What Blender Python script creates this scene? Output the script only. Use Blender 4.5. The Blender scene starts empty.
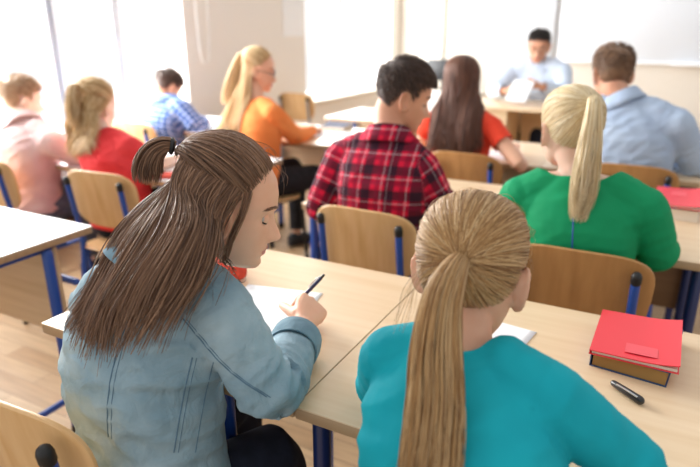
import bpy, bmesh, math, random
import numpy as np
from mathutils import Vector, Matrix, noise
from mathutils.bvhtree import BVHTree

random.seed(7); RNG = np.random.default_rng(7)
scene = bpy.context.scene
COL = scene.collection
A = lambda *p: np.array(p, float)
R_ = math.radians

def lin(c):
    return tuple(((x/12.92) if x <= .04045 else ((x+.055)/1.055)**2.4) for x in c)
def hexc(h):
    return lin(tuple(int(h[i:i+2], 16)/255 for i in (0, 2, 4)))

# ------------------------------------------------------------------ materials
MATS = {}
def nd(nt, typ, **kw):
    n = nt.nodes.new(typ)
    for k, v in kw.items():
        if k in n.inputs.keys(): n.inputs[k].default_value = v
        else: setattr(n, k, v)
    return n
def base_mat(name, col, rough=.5, spec=.5, sss=0, metallic=0, coat=0):
    m = bpy.data.materials.new(name); m.use_nodes = True
    b = m.node_tree.nodes['Principled BSDF']
    b.inputs['Base Color'].default_value = (*col, 1)
    b.inputs['Roughness'].default_value = rough
    b.inputs['Specular IOR Level'].default_value = spec
    b.inputs['Metallic'].default_value = metallic
    b.inputs['Coat Weight'].default_value = coat
    if sss:
        b.inputs['Subsurface Weight'].default_value = sss
        b.inputs['Subsurface Radius'].default_value = (1, .35, .2)
        b.inputs['Subsurface Scale'].default_value = .012
    MATS[name] = m
    return m
def noisy(name, c1, c2, scale=8, rough=.5, spec=.4, bump=0, bscale=200, stretch=(1, 1, 1), detail=4, coat=0, sss=0, lo=.35, hi=.65):
    m = base_mat(name, c1, rough, spec, sss=sss, coat=coat); nt = m.node_tree; L = nt.links
    b = nt.nodes['Principled BSDF']
    tc = nd(nt, 'ShaderNodeTexCoord'); mp = nd(nt, 'ShaderNodeMapping'); mp.inputs['Scale'].default_value = stretch
    L.new(tc.outputs['Object'], mp.inputs['Vector'])
    n = nd(nt, 'ShaderNodeTexNoise', Scale=scale, Detail=detail); L.new(mp.outputs[0], n.inputs['Vector'])
    r = nd(nt, 'ShaderNodeValToRGB'); r.color_ramp.elements[0].position = lo; r.color_ramp.elements[1].position = hi
    r.color_ramp.elements[0].color = (*c1, 1); r.color_ramp.elements[1].color = (*c2, 1)
    L.new(n.outputs['Fac'], r.inputs[0]); L.new(r.outputs[0], b.inputs['Base Color'])
    if bump:
        n2 = nd(nt, 'ShaderNodeTexNoise', Scale=bscale, Detail=2); L.new(mp.outputs[0], n2.inputs['Vector'])
        bp = nd(nt, 'ShaderNodeBump', Strength=bump, Distance=.002); L.new(n2.outputs['Fac'], bp.inputs['Height'])
        L.new(bp.outputs[0], b.inputs['Normal'])
    return m
def hair_mat(name, dark, mid, light, rough=.46):
    m = base_mat(name, mid, rough, .45); nt = m.node_tree; L = nt.links; b = nt.nodes['Principled BSDF']
    g = nd(nt, 'ShaderNodeNewGeometry')
    r = nd(nt, 'ShaderNodeValToRGB'); e = r.color_ramp.elements
    e[0].position = 0; e[0].color = (*dark, 1); e[1].position = 1; e[1].color = (*light, 1)
    k = e.new(.5); k.color = (*mid, 1)
    L.new(g.outputs['Random Per Island'], r.inputs[0]); L.new(r.outputs[0], b.inputs['Base Color'])
    b.inputs['Sheen Weight'].default_value = .1
    return m
def stripes_mat(name, base, bands, rough=.85):
    """woven plaid: bands = list of (axis, period, offset, halfwidth, colour, opacity) in cloth coordinates"""
    m = base_mat(name, base, rough, .2); nt = m.node_tree; L = nt.links; b = nt.nodes['Principled BSDF']
    at = nd(nt, 'ShaderNodeAttribute'); at.attribute_name = 'clothco'
    sep = nd(nt, 'ShaderNodeSeparateXYZ'); L.new(at.outputs['Vector'], sep.inputs[0])
    col = nd(nt, 'ShaderNodeRGB'); col.outputs[0].default_value = (*base, 1); cur = col.outputs[0]
    for ax, per, off, hw, c, op in bands:
        ad = nd(nt, 'ShaderNodeMath', operation='ADD'); ad.inputs[1].default_value = off + 50*per
        L.new(sep.outputs[ax], ad.inputs[0])
        mo = nd(nt, 'ShaderNodeMath', operation='MODULO'); mo.inputs[1].default_value = per; L.new(ad.outputs[0], mo.inputs[0])
        sb = nd(nt, 'ShaderNodeMath', operation='SUBTRACT'); sb.inputs[1].default_value = per/2; L.new(mo.outputs[0], sb.inputs[0])
        ab = nd(nt, 'ShaderNodeMath', operation='ABSOLUTE'); L.new(sb.outputs[0], ab.inputs[0])
        lt = nd(nt, 'ShaderNodeMath', operation='LESS_THAN'); lt.inputs[1].default_value = hw; L.new(ab.outputs[0], lt.inputs[0])
        mu = nd(nt, 'ShaderNodeMath', operation='MULTIPLY'); mu.inputs[1].default_value = op; L.new(lt.outputs[0], mu.inputs[0])
        mx = nd(nt, 'ShaderNodeMix', data_type='RGBA'); mx.inputs['B'].default_value = (*c, 1)
        L.new(mu.outputs[0], mx.inputs['Factor']); L.new(cur, mx.inputs['A']); cur = mx.outputs['Result']
    L.new(cur, b.inputs['Base Color'])
    return m
def denim_mat(name, c1, c2):
    m = noisy(name, c1, c2, scale=9, rough=.85, spec=.2, bump=.35, bscale=420, lo=.34, hi=.70, detail=6)
    nt = m.node_tree; L = nt.links; b = nt.nodes['Principled BSDF']; old = b.inputs['Normal'].links[0].from_node
    tc = nd(nt, 'ShaderNodeTexCoord'); n = nd(nt, 'ShaderNodeTexNoise', Scale=17, Detail=3, Distortion=.8); L.new(tc.outputs['Object'], n.inputs['Vector'])
    bp = nd(nt, 'ShaderNodeBump', Strength=.55, Distance=.02); L.new(n.outputs['Fac'], bp.inputs['Height']); L.new(old.outputs[0], bp.inputs['Normal']); L.new(bp.outputs[0], b.inputs['Normal'])
    return m
def wood_mat(name, c1, c2, axis=0, rough=.42, scale=3.0, coat=.15):
    st = [14, 14, 14]; st[axis] = .8
    return noisy(name, c1, c2, scale=scale, rough=rough, spec=.4, stretch=tuple(st), detail=3, coat=coat, lo=.3, hi=.75)

wood_mat('birch_top', hexc('e8cfae'), hexc('dec09a'), 0, rough=.38, scale=2.2)
wood_mat('desk_edge', hexc('b99c7a'), hexc('a98c6c'), 0)
base_mat('white_top', hexc('f4f4f4'), .35)
wood_mat('plywood', hexc('e4bd8a'), hexc('d6a970'), 2, rough=.4, scale=2.5)
wood_mat('plywood_dark', hexc('c4925c'), hexc('b07f4c'), 2, rough=.4, scale=2.5)
wood_mat('panel_wood', hexc('e6cba5'), hexc('d8b98f'), 0, rough=.5)
wood_mat('panel_brown', hexc('8d6a4a'), hexc('7d5c3f'), 0, rough=.5)
base_mat('blue_paint', hexc('1f4fa8'), .35, .5, coat=.3)
base_mat('navy_paint', hexc('182a5e'), .35, .5, coat=.3)
base_mat('black_plastic', hexc('1b1b1d'), .45)
base_mat('grey_metal', hexc('a9abb0'), .35, metallic=.6)
base_mat('wall_paint', hexc('eee9e3'), .85, .2)
base_mat('front_paint', hexc('e0dad0'), .85, .2)
base_mat('white_paint', hexc('eeeeec'), .5)
base_mat('frame_paint', hexc('f0f3f7'), .45)
base_mat('mullion_paint', hexc('d4dbe3'), .5); base_mat('gasket', hexc('7c8796'), .6)
base_mat('board_white', hexc('d6dce4'), .25)
base_mat('paper', hexc('f3f5f8'), .8, .2)
base_mat('trim_paint', hexc('d9d2c6'), .6)
base_mat('red_cover', hexc('e8303f'), .35, .5, coat=.2)
base_mat('red_label', hexc('ec5561'), .4)
base_mat('pages', hexc('e9dfcf'), .9, .1)
base_mat('pages_brown', hexc('a98452'), .9, .1)
base_mat('blue_cover', hexc('33527e'), .45)
base_mat('pen_navy', hexc('20275a'), .3, coat=.4)
base_mat('pen_black', hexc('15171c'), .3, coat=.4)
base_mat('chrome', hexc('c9cdd2'), .2, metallic=1)
base_mat('purple', hexc('5a3a98'), .4)
base_mat('monitor_black', hexc('2a2c30'), .4)
noisy('red_felt', hexc('d9503c'), hexc('c4402f'), scale=60, rough=.9, bump=.4, bscale=300)
noisy('skin', hexc('eabb9f'), hexc('e4b093'), scale=14, rough=.5, spec=.35, sss=.12)
noisy('skin_tan', hexc('d8a388'), hexc('cf987c'), scale=14, rough=.5, spec=.35, sss=.12)
noisy('skin_pale', hexc('efcdbb'), hexc('e9c2ad'), scale=14, rough=.5, spec=.35, sss=.12)
base_mat('lips', hexc('c27a72'), .4, .4)
base_mat('eye_white', hexc('cfc4bd'), .2)
base_mat('iris', hexc('4a5a66'), .2)
base_mat('pupil', hexc('101010'), .15)
base_mat('lash', hexc('33241d'), .7)
hair_mat('hair_brown', hexc('5a3e2c'), hexc('7d5a41'), hexc('a17c60'))
hair_mat('hair_honey', hexc('8f6639'), hexc('bb905a'), hexc('dfc091'))
hair_mat('hair_platinum', hexc('cdb07e'), hexc('e8d3a8'), hexc('f8ecd0'))
hair_mat('hair_dark', hexc('30211b'), hexc('4c372e'), hexc('694f42'))
hair_mat('hair_chestnut', hexc('482c22'), hexc('684233'), hexc('8a5c46'))
hair_mat('hair_sand', hexc('5a4030'), hexc('6f5039'), hexc('8a6a4e'))
hair_mat('hair_wheat', hexc('b88f5c'), hexc('dcb884'), hexc('f2dbb2'))
hair_mat('hair_ginger', hexc('9a7a5e'), hexc('b89878'), hexc('d2b696'))
hair_mat('hair_black', hexc('15110f'), hexc('251d19'), hexc('3a2e28'))
denim_mat('denim', hexc('7f9cac'), hexc('adc4cf'))
denim_mat('denim_edge', hexc('6c8b9c'), hexc('8fabb8'))
base_mat('stitch', hexc('5b7a90'), .9)
noisy('navy_cloth', hexc('1d2233'), hexc('252b3e'), scale=30, rough=.9, bump=.2)
noisy('black_cloth', hexc('1b1a1c'), hexc('26252a'), scale=30, rough=.9, bump=.2)
noisy('grey_cloth', hexc('5c6070'), hexc('6a6e7e'), scale=30, rough=.9, bump=.2)
noisy('teal_knit', hexc('089fb0'), hexc('0fa9b9'), scale=10, rough=.75, spec=.25, bump=.12, bscale=500)
noisy('green_knit', hexc('0c8f5c'), hexc('0f9763'), scale=10, rough=.75, spec=.25, bump=.12, bscale=500)
noisy('coral_knit', hexc('e4452f'), hexc('ec5037'), scale=10, rough=.8, spec=.2)
noisy('red_knit', hexc('e23b3f'), hexc('e9474a'), scale=10, rough=.8, spec=.2)
noisy('orange_knit', hexc('f08a4a'), hexc('f49656'), scale=10, rough=.85, spec=.2, bump=.15, bscale=400)
noisy('sky_shirt', hexc('a8bbd6'), hexc('b4c6dd'), scale=10, rough=.8, spec=.2)
noisy('pale_shirt', hexc('cad9ee'), hexc('d3e0f2'), scale=10, rough=.8, spec=.2)
noisy('glare_rose_shirt', hexc('dab4b4'), hexc('e2caca'), scale=6, rough=.85, spec=.2)  # rose lightened in the colour itself to stand for washed-out glare
base_mat('shoe_dark', hexc('26262a'), .6)
base_mat('shoe_white', hexc('d8d8d8'), .6)
stripes_mat('plaid_red', hexc('d81c40'), [
    (0, .085, 0, .016, hexc('1e1a2a'), .80), (1, .085, 0, .016, hexc('1e1a2a'), .80),
    (0, .085, .0425, .008, hexc('7a1230'), .6), (1, .085, .0425, .008, hexc('7a1230'), .6),
    (0, .085, .028, .0016, hexc('e0cdd6'), .42), (1, .085, .028, .0016, hexc('e0cdd6'), .42),
    (0, .17, .05, .0014, hexc('c8b0b8'), .4)])
stripes_mat('check_blue', hexc('5f86d0'), [
    (0, .034, 0, .006, hexc('29427f'), .6), (1, .034, 0, .006, hexc('29427f'), .6),
    (0, .034, .017, .003, hexc('c5d4f2'), .6), (1, .034, .017, .003, hexc('c5d4f2'), .6)])
# floor: narrow light wooden planks
def floor_mat():
    m = base_mat('floor_planks', hexc('cdb192'), .5, .35); nt = m.node_tree; L = nt.links; b = nt.nodes['Principled BSDF']
    tc = nd(nt, 'ShaderNodeTexCoord'); mp = nd(nt, 'ShaderNodeMapping'); L.new(tc.outputs['Object'], mp.inputs[0])
    br = nd(nt, 'ShaderNodeTexBrick'); br.inputs['Scale'].default_value = 1; br.inputs['Brick Width'].default_value = .62
    br.inputs['Row Height'].default_value = .092; br.inputs['Mortar Size'].default_value = .0015; br.inputs['Bias'].default_value = 0
    br.inputs['Color1'].default_value = (*hexc('cdae88'), 1); br.inputs['Color2'].default_value = (*hexc('b39069'), 1)
    br.inputs['Mortar'].default_value = (*hexc('94785a'), 1)
    L.new(mp.outputs[0], br.inputs['Vector'])
    n = nd(nt, 'ShaderNodeTexNoise', Scale=3, Detail=4); mp2 = nd(nt, 'ShaderNodeMapping'); mp2.inputs['Scale'].default_value = (1.2, 16, 1)
    L.new(tc.outputs['Object'], mp2.inputs[0]); L.new(mp2.outputs[0], n.inputs['Vector'])
    r = nd(nt, 'ShaderNodeValToRGB'); r.color_ramp.elements[0].color = (.8, .8, .8, 1); r.color_ramp.elements[1].color = (1, 1, 1, 1)
    r.color_ramp.elements[0].position = .35; r.color_ramp.elements[1].position = .65
    L.new(n.outputs['Fac'], r.inputs[0])
    mx = nd(nt, 'ShaderNodeMix', data_type='RGBA', blend_type='MULTIPLY'); mx.inputs['Factor'].default_value = 1
    L.new(br.outputs['Color'], mx.inputs['A']); L.new(r.outputs[0], mx.inputs['B']); L.new(mx.outputs['Result'], b.inputs['Base Color'])
    return m
floor_mat()
def glass_mat():
    m = bpy.data.materials.new('window_glass'); m.use_nodes = True; nt = m.node_tree
    nt.nodes.remove(nt.nodes['Principled BSDF']); out = nt.nodes['Material Output']
    t = nd(nt, 'ShaderNodeBsdfTransparent'); g = nd(nt, 'ShaderNodeBsdfGlossy', Roughness=.02); mx = nd(nt, 'ShaderNodeMixShader')
    mx.inputs[0].default_value = .06
    nt.links.new(t.outputs[0], mx.inputs[1]); nt.links.new(g.outputs[0], mx.inputs[2]); nt.links.new(mx.outputs[0], out.inputs[0])
    MATS['window_glass'] = m
glass_mat()
def clear_mat():
    m = bpy.data.materials.new('lens_clear'); m.use_nodes = True; nt = m.node_tree
    nt.nodes.remove(nt.nodes['Principled BSDF']); out = nt.nodes['Material Output']
    t = nd(nt, 'ShaderNodeBsdfTransparent'); g = nd(nt, 'ShaderNodeBsdfGlossy', Roughness=.02); mx = nd(nt, 'ShaderNodeMixShader')
    mx.inputs[0].default_value = .05
    nt.links.new(t.outputs[0], mx.inputs[1]); nt.links.new(g.outputs[0], mx.inputs[2]); nt.links.new(mx.outputs[0], out.inputs[0])
    MATS['lens_clear'] = m
clear_mat()

# ------------------------------------------------------------------ mesh tools
class MB:
    def __init__(s): s.v = []; s.f = []; s.m = []; s.n = 0
    def add(s, v, f, mat=0):
        v = np.asarray(v, float).reshape(-1, 3)
        s.v.append(v); s.f += [tuple(i + s.n for i in q) for q in f]; s.m += [mat]*len(f); s.n += len(v); return s
    def xf(s, M):
        M = np.array(M); s.v = [v @ M[:3, :3].T + M[:3, 3] for v in s.v]; return s
    def merge(s, o):
        return s.add2(o)
    def add2(s, o):
        s.v += o.v; s.f += [tuple(i + s.n for i in q) for q in o.f]; s.m += o.m; s.n += o.n; return s
    def verts(s): return np.vstack(s.v) if s.v else np.zeros((0, 3))
    def build(s, name, mats, parent=None, smooth=True, origin=None, fixn=True):
        V = s.verts()
        org = np.array(origin if origin is not None else (0, 0, 0), float)
        me = bpy.data.meshes.new(name); me.from_pydata((V - org).tolist(), [], s.f); 
        if not isinstance(mats, (list, tuple)): mats = [mats]
        for m in mats: me.materials.append(MATS[m])
        if len(mats) > 1: me.polygons.foreach_set('material_index', s.m)
        if fixn:
            bm = bmesh.new(); bm.from_mesh(me); bmesh.ops.recalc_face_normals(bm, faces=bm.faces); bm.to_mesh(me); bm.free()
        if smooth: smooth_angle(me)
        o = bpy.data.objects.new(name, me); COL.objects.link(o)
        if parent is not None: o.parent = parent
        elif origin is not None: o.location = org
        return o
def smooth_angle(me, ang=40):
    me.polygons.foreach_set('use_smooth', [True]*len(me.polygons))
    try: me.set_sharp_from_angle(angle=R_(ang))
    except Exception: pass
    me.update()
def box(c, d, r=0, seg=2, M=None):
    bm = bmesh.new(); bmesh.ops.create_cube(bm, size=1)
    for v in bm.verts: v.co = Vector((v.co.x*d[0], v.co.y*d[1], v.co.z*d[2]))
    if r: bmesh.ops.bevel(bm, geom=bm.edges[:] + bm.verts[:], offset=r, segments=seg, affect='EDGES', profile=.5)
    bm.verts.index_update()
    v = np.array([x.co[:] for x in bm.verts]) + np.array(c, float); f = [tuple(x.index for x in q.verts) for q in bm.faces]; bm.free()
    o = MB().add(v, f)
    if M is not None: o.xf(M)
    return o
def skin_rings(rings, cap=True, closed=True):
    """rings: (K, n, 3)"""
    rings = np.asarray(rings); K, n = rings.shape[:2]; f = []
    for k in range(K-1):
        for i in range(n if closed else n-1):
            j = (i+1) % n
            f.append((k*n+i, k*n+j, (k+1)*n+j, (k+1)*n+i))
    if cap:
        f.append(tuple(range(n))[::-1]); f.append(tuple((K-1)*n + i for i in range(n)))
    return rings.reshape(-1, 3), f
def unit(v):
    v = np.asarray(v, float); return v/(np.linalg.norm(v) + 1e-12)
def frames(P, ref=None):
    P = np.asarray(P, float); T = np.gradient(P, axis=0); T /= np.linalg.norm(T, axis=1)[:, None] + 1e-12
    N = []
    r = unit(ref) if ref is not None else (A(0, 0, 1) if abs(T[0][2]) < .9 else A(0, 1, 0))
    n = unit(r - T[0]*(r @ T[0]))
    for t in T:
        if ref is not None:
            n2 = r - t*(r @ t)
            n = unit(n2) if np.linalg.norm(n2) > .05 else unit(n - t*(n @ t))
        else: n = unit(n - t*(n @ t))
        N.append(n)
    N = np.array(N); return T, N, np.cross(T, N)
def resample(P, n):
    P = np.asarray(P, float); d = np.r_[0, np.cumsum(np.linalg.norm(np.diff(P, axis=0), axis=1))]
    t = np.linspace(0, d[-1], n); return np.stack([np.interp(t, d, P[:, k]) for k in range(P.shape[1])], 1)
def smooth_path(P, n, it=3):
    """Catmull-Rom through P"""
    P = np.asarray(P, float)
    if len(P) == 2: return resample(P, n)
    Q = np.vstack([2*P[0]-P[1], P, 2*P[-1]-P[-2]]); out = []
    for i in range(1, len(Q)-2):
        p0, p1, p2, p3 = Q[i-1:i+3]
        for t in np.linspace(0, 1, 12, endpoint=(i == len(Q)-3)):
            out.append(.5*((2*p1) + (-p0+p2)*t + (2*p0-5*p1+4*p2-p3)*t*t + (-p0+3*p1-3*p2+p3)*t**3))
    return resample(np.array(out), n)
def tube(P, r, n=10, round_caps=True, ref=None, flat=1.0, power=2.0):
    """r scalar or list; flat = ratio of radius along the ref normal"""
    P = np.asarray(P, float); K = len(P); r = np.broadcast_to(np.asarray(r, float), (K,)).copy()
    T, N, B = frames(P, ref)
    rings = []; rr = []
    if round_caps:
        for a in (80, 60, 35): rings.append(P[0] - T[0]*r[0]*math.sin(R_(a))); rr.append((0, math.cos(R_(a))))
    for k in range(K): rings.append(P[k]); rr.append((k, 1))
    if round_caps:
        for a in (35, 60, 80): rings.append(P[-1] + T[-1]*r[-1]*math.sin(R_(a))); rr.append((K-1, math.cos(R_(a))))
    th = np.linspace(0, 2*np.pi, n, endpoint=False)
    c, s = np.cos(th), np.sin(th); e = 2/power
    c = np.sign(c)*np.abs(c)**e; s = np.sign(s)*np.abs(s)**e
    out = [p + np.outer(c*r[k]*q*flat, N[k]) + np.outer(s*r[k]*q, B[k]) for p, (k, q) in zip(rings, rr)]
    return MB().add(*skin_rings(np.array(out)))
def ball(c, r, n=16, m=10):
    c = np.array(c, float); r = np.broadcast_to(np.asarray(r, float), (3,))
    th = np.linspace(0, 2*np.pi, n, endpoint=False); rings = []
    for a in np.linspace(-np.pi/2+.05, np.pi/2-.05, m):
        rings.append(np.stack([np.cos(th)*math.cos(a), np.sin(th)*math.cos(a), np.full(n, math.sin(a))], 1)*r + c)
    return MB().add(*skin_rings(np.array(rings)))
def remesh(mb, voxel, it=4, fac=.5):
    o = mb.build('tmp', 'skin', smooth=False)
    md = o.modifiers.new('r', 'REMESH'); md.mode = 'VOXEL'; md.voxel_size = voxel
    if it:
        sm = o.modifiers.new('s', 'SMOOTH'); sm.factor = fac; sm.iterations = it
    dg = bpy.context.evaluated_depsgraph_get(); dg.update()
    me = bpy.data.meshes.new_from_object(o.evaluated_get(dg))
    old = o.data; bpy.data.objects.remove(o); bpy.data.meshes.remove(old)
    V = np.empty(len(me.vertices)*3); me.vertices.foreach_get('co', V)
    N = np.empty(len(me.vertices)*3); me.vertices.foreach_get('normal', N)
    F = [tuple(p.vertices) for p in me.polygons]; bpy.data.meshes.remove(me)
    return V.reshape(-1, 3), F, N.reshape(-1, 3)
def empty(name, loc, rz=0):
    o = bpy.data.objects.new(name, None); COL.objects.link(o); o.location = loc; o.rotation_euler.z = rz
    o.empty_display_size = .1; return o
def tag(o, label=None, cat=None, group=None, kind=None):
    if label: o['label'] = label
    if cat: o['category'] = cat
    if group: o['group'] = group
    if kind: o['kind'] = kind
    return o
def copy_tree(o, parent=None):
    c = o.copy(); COL.objects.link(c)
    if parent is not None: c.parent = parent
    for ch in list(o.children): copy_tree(ch, c)
    return c

# ------------------------------------------------------------------ strands (hair)
def strands(paths, r0, tip=.35, n=12):
    P = np.asarray(paths, float)            # (S, n, 3)
    S, n = P.shape[:2]
    T = np.gradient(P, axis=1); T /= np.linalg.norm(T, axis=2)[..., None] + 1e-9
    ref = unit_rows(RNG.normal(size=(S, 1, 3))); ref = np.broadcast_to(ref, P.shape)
    N = np.cross(T, ref); N /= np.linalg.norm(N, axis=2)[..., None] + 1e-9; B = np.cross(T, N)
    t = np.linspace(0, 1, n); rad = r0*(1 - (1-tip)*t**2.5); rad[0] *= .6
    rad = rad[None, :]*RNG.uniform(.7, 1.25, (S, 1))
    V = np.empty((S, n, 3, 3))
    for k in range(3):
        a = 2*np.pi*k/3; V[:, :, k] = P + (N*math.cos(a) + B*math.sin(a))*rad[..., None]
    base = np.arange(S)[:, None, None]*n*3 + np.arange(n-1)[None, :, None]*3
    F = []
    for k in range(3):
        j = (k+1) % 3
        F.append(np.stack([base[..., 0]+k, base[..., 0]+j, base[..., 0]+3+j, base[..., 0]+3+k], -1))
    F = np.concatenate([f.reshape(-1, 4) for f in F])
    return V.reshape(-1, 3), F
def unit_rows(v): return v/(np.linalg.norm(v, axis=-1, keepdims=True) + 1e-12)
def hair_object(name, mat, parent, origin, parts):
    """parts: list of (V, F quads)"""
    Vs = []; Fs = []; n = 0
    for V, F in parts:
        Vs.append(np.asarray(V)); Fs.append(np.asarray(F) + n); n += len(V)
    V = np.vstack(Vs) - np.array(origin); F = np.vstack(Fs)
    me = bpy.data.meshes.new(name); me.vertices.add(len(V)); me.vertices.foreach_set('co', V.ravel())
    me.loops.add(len(F)*4); me.loops.foreach_set('vertex_index', F.ravel().astype(np.int32))
    me.polygons.add(len(F)); me.polygons.foreach_set('loop_start', np.arange(0, len(F)*4, 4, dtype=np.int32))
    try: me.polygons.foreach_set('loop_total', np.full(len(F), 4, np.int32))
    except Exception: pass
    me.polygons.foreach_set('use_smooth', np.ones(len(F), bool))
    me.update(calc_edges=True); me.validate(); me.materials.append(MATS[mat])
    o = bpy.data.objects.new(name, me); COL.objects.link(o); o.parent = parent; return o

# ------------------------------------------------------------------ head
def lerp_tab(tab, z):
    tab = np.array(tab); zz = np.linspace(tab[0, 0], tab[-1, 0], 400)
    out = []
    for k in range(1, tab.shape[1]):
        y = np.interp(zz, tab[:, 0], tab[:, k]); ker = np.hanning(23); ker /= ker.sum()
        yp = np.r_[np.full(11, y[0]), y, np.full(11, y[-1])]; y2 = np.convolve(yp, ker, 'valid')
        w = np.clip(np.minimum(zz-zz[0], zz[-1]-zz)/.012, 0, 1); y = y*(1-w) + y2*w
        out.append(np.interp(z, zz, y))
    return out
HEAD = [(-.117, .070, .044, .010), (-.112, .085, .030, .026), (-.100, .0905, .006, .042), (-.082, .088, -.020, .054),
        (-.060, .0895, -.046, .063), (-.040, .089, -.068, .0685), (-.020, .087, -.086, .072), (0, .086, -.096, .0745),
        (.02, .092, -.101, .0765), (.045, .090, -.102, .077), (.070, .080, -.097, .0735), (.093, .060, -.080, .062),
        (.108, .036, -.056, .045), (.116, .012, -.034, .028), (.119, -.004, -.016, .010)]
def head_mesh(nx=88, nz=92, nose=1.0, wid=1.0):
    z = np.r_[np.linspace(-.117, -.1, 8)[:-1], np.linspace(-.1, .1, nz)[:-1], np.linspace(.1, .119, 10)]
    f, b, w = lerp_tab(HEAD, z); w = w*wid
    ph = np.linspace(0, 2*np.pi, nx, endpoint=False)
    # more vertices on the face
    ph = ph - .45*np.sin(ph)*.6
    rings = []
    G = lambda d, s: math.exp(-.5*(d/s)**2)
    for k, zz in enumerate(z):
        mid = (f[k]+b[k])/2*.3; ring = []
        for a in ph:
            ca, sa = math.cos(a), math.sin(a)
            p = 2/2.3
            x = w[k]*math.copysign(abs(sa)**p, sa)
            y = mid + ((f[k]-mid) if ca > 0 else (mid-b[k]))*math.copysign(abs(ca)**(2/2.15), ca)
            if ca > 0:
                zn = np.interp(zz, [-.062, -.056, -.050, -.044, -.038, -.028, -.012, .004, .014], [0, .002, .012, .0275, .0300, .0240, .0135, .005, 0])*nose
                sx = np.interp(zz, [-.05, -.04, -.02, .01], [.0120, .0112, .0088, .0075])
                y += zn*G(x, sx)
                y += .007*(G(x-.0125, .005)+G(x+.0125, .005))*G(zz+.045, .006)*nose
                y -= .0095*(G(x-.031, .013)+G(x+.031, .013))*G(zz-.0, .0095)
                y += .0035*(G(x-.028, .017)+G(x+.028, .017))*G(zz-.019, .007)
                y += .0030*(G(x-.042, .016)+G(x+.042, .016))*G(zz+.026, .015)
                lipx = G(x, .0165)
                y += .0075*lipx*G(zz+.0655, .0044) + .0072*lipx*G(zz+.0765, .0048) - .0035*lipx*G(zz+.0707, .0020)
                y -= .0025*G(x, .02)*G(zz+.086, .005) - .0015*G(x, .016)*G(zz+.101, .008)
            ring.append((x, y, zz))
        rings.append(ring)
    return np.array(rings)
def ear_mb(side):
    m = MB(); th = np.linspace(0, 2*np.pi, 18, endpoint=False)
    # shell: rim tube around an ear outline, plus bowl
    o = []
    for t in th:
        u = .019*math.cos(t)*(1 + .15*math.sin(t)); v = .033*math.sin(t) - (.0 if math.sin(t) > 0 else .002)
        o.append((u, v))
    ctr = A(side*.0755, -.010, -.012)
    fx = A(side*.45, -.89, 0); fx = unit(fx); out = A(side*.89, .45, 0)
    def P(u, v, h): return ctr + fx*u + A(0, 0, 1)*v + out*h + fx*(v*.18)
    rim = np.array([P(u, v, .009) for u, v in o])
    rimc = np.vstack([rim, rim[:2]])
    m.add2(tube(rimc, .0038, 8, False))
    rings = [[P(u*.8, v*.8, -.006) for u, v in o], [P(u*1.0, v*1.0, .0085) for u, v in o], [P(u*.7, v*.7, .004) for u, v in o], [P(u*.2, v*.2, -.001) for u, v in o]]
    m.add(*skin_rings(np.array(rings)))
    m.add2(ball(P(-.004, -.031, .005), (.006, .007, .009), 10, 8))
    return m
HEADS = {}
def get_head(key, nose=1.0, wid=1.0, fine=True):
    if key not in HEADS:
        r = head_mesh(88 if fine else 56, 92 if fine else 56, nose, wid); v, f = skin_rings(r)
        bv = BVHTree.FromPolygons([Vector(p) for p in v], [tuple(q) for q in f])
        HEADS[key] = (v, f, bv)
    return HEADS[key]
def head_matrix(c, yaw, pitch, roll=0, s=1.0):
    return Matrix.Translation(Vector(c)) @ Matrix.Rotation(R_(yaw), 4, 'Z') @ Matrix.Rotation(R_(-pitch), 4, 'X') @ Matrix.Rotation(R_(roll), 4, 'Y') @ Matrix.Scale(s, 4)
def d_ae(az, el):
    """local direction: az 0 = face, +90 = the head's right (x), 180 = back"""
    a, e = R_(az), R_(el); return A(math.sin(a)*math.cos(e), math.cos(a)*math.cos(e), math.sin(e))
HC = A(0, -.008, .018)
def scalp(bv, d, h=0.0):
    d = unit(d); hit = bv.ray_cast(Vector(HC + d*.3), Vector(-d))
    p = np.array(hit[0]) if hit[0] is not None else HC + d*.1
    return p + d*h
HL = ([0, 25, 45, 62, 75, 92, 105, 125, 150, 180], [47, 44, 36, 22, 2, 4, -18, -34, -42, -46])   # hairline elevation by |azimuth|
HLM = ([0, 25, 45, 62, 70, 84, 92, 104, 112, 125, 150, 180], [38, 37, 33, 22, -12, 6, 8, 2, -26, -42, -52, -55])
def hairline(az, tab=HL):
    return np.interp(abs((az+180) % 360-180), tab[0], tab[1])
def slerp(a, b, t):
    a, b = unit(a), unit(b); o = math.acos(max(-1, min(1, a @ b)))
    if o < 1e-3: return a
    return (math.sin((1-t)*o)*a + math.sin(t*o)*b)/math.sin(o)
def cap_mesh(key, M, off=.006, tab=HL, inset=5):
    v, f, bv = HEADS[key]
    d = v - HC; el = np.degrees(np.arctan2(d[:, 2], np.hypot(d[:, 0], d[:, 1]))); az = np.degrees(np.arctan2(d[:, 0], d[:, 1]))
    ok = el > np.array([hairline(a, tab) for a in az]) + inset
    n = unit_rows(d); vv = v + n*off
    ff = [q for q in f if len(q) == 4 and all(ok[i] for i in q)]
    Mm = np.array(M); vv = vv @ Mm[:3, :3].T + Mm[:3, 3]
    return vv, np.array(ff)
def to_world(M, P):
    M = np.array(M); return np.asarray(P) @ M[:3, :3].T + M[:3, 3]

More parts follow.
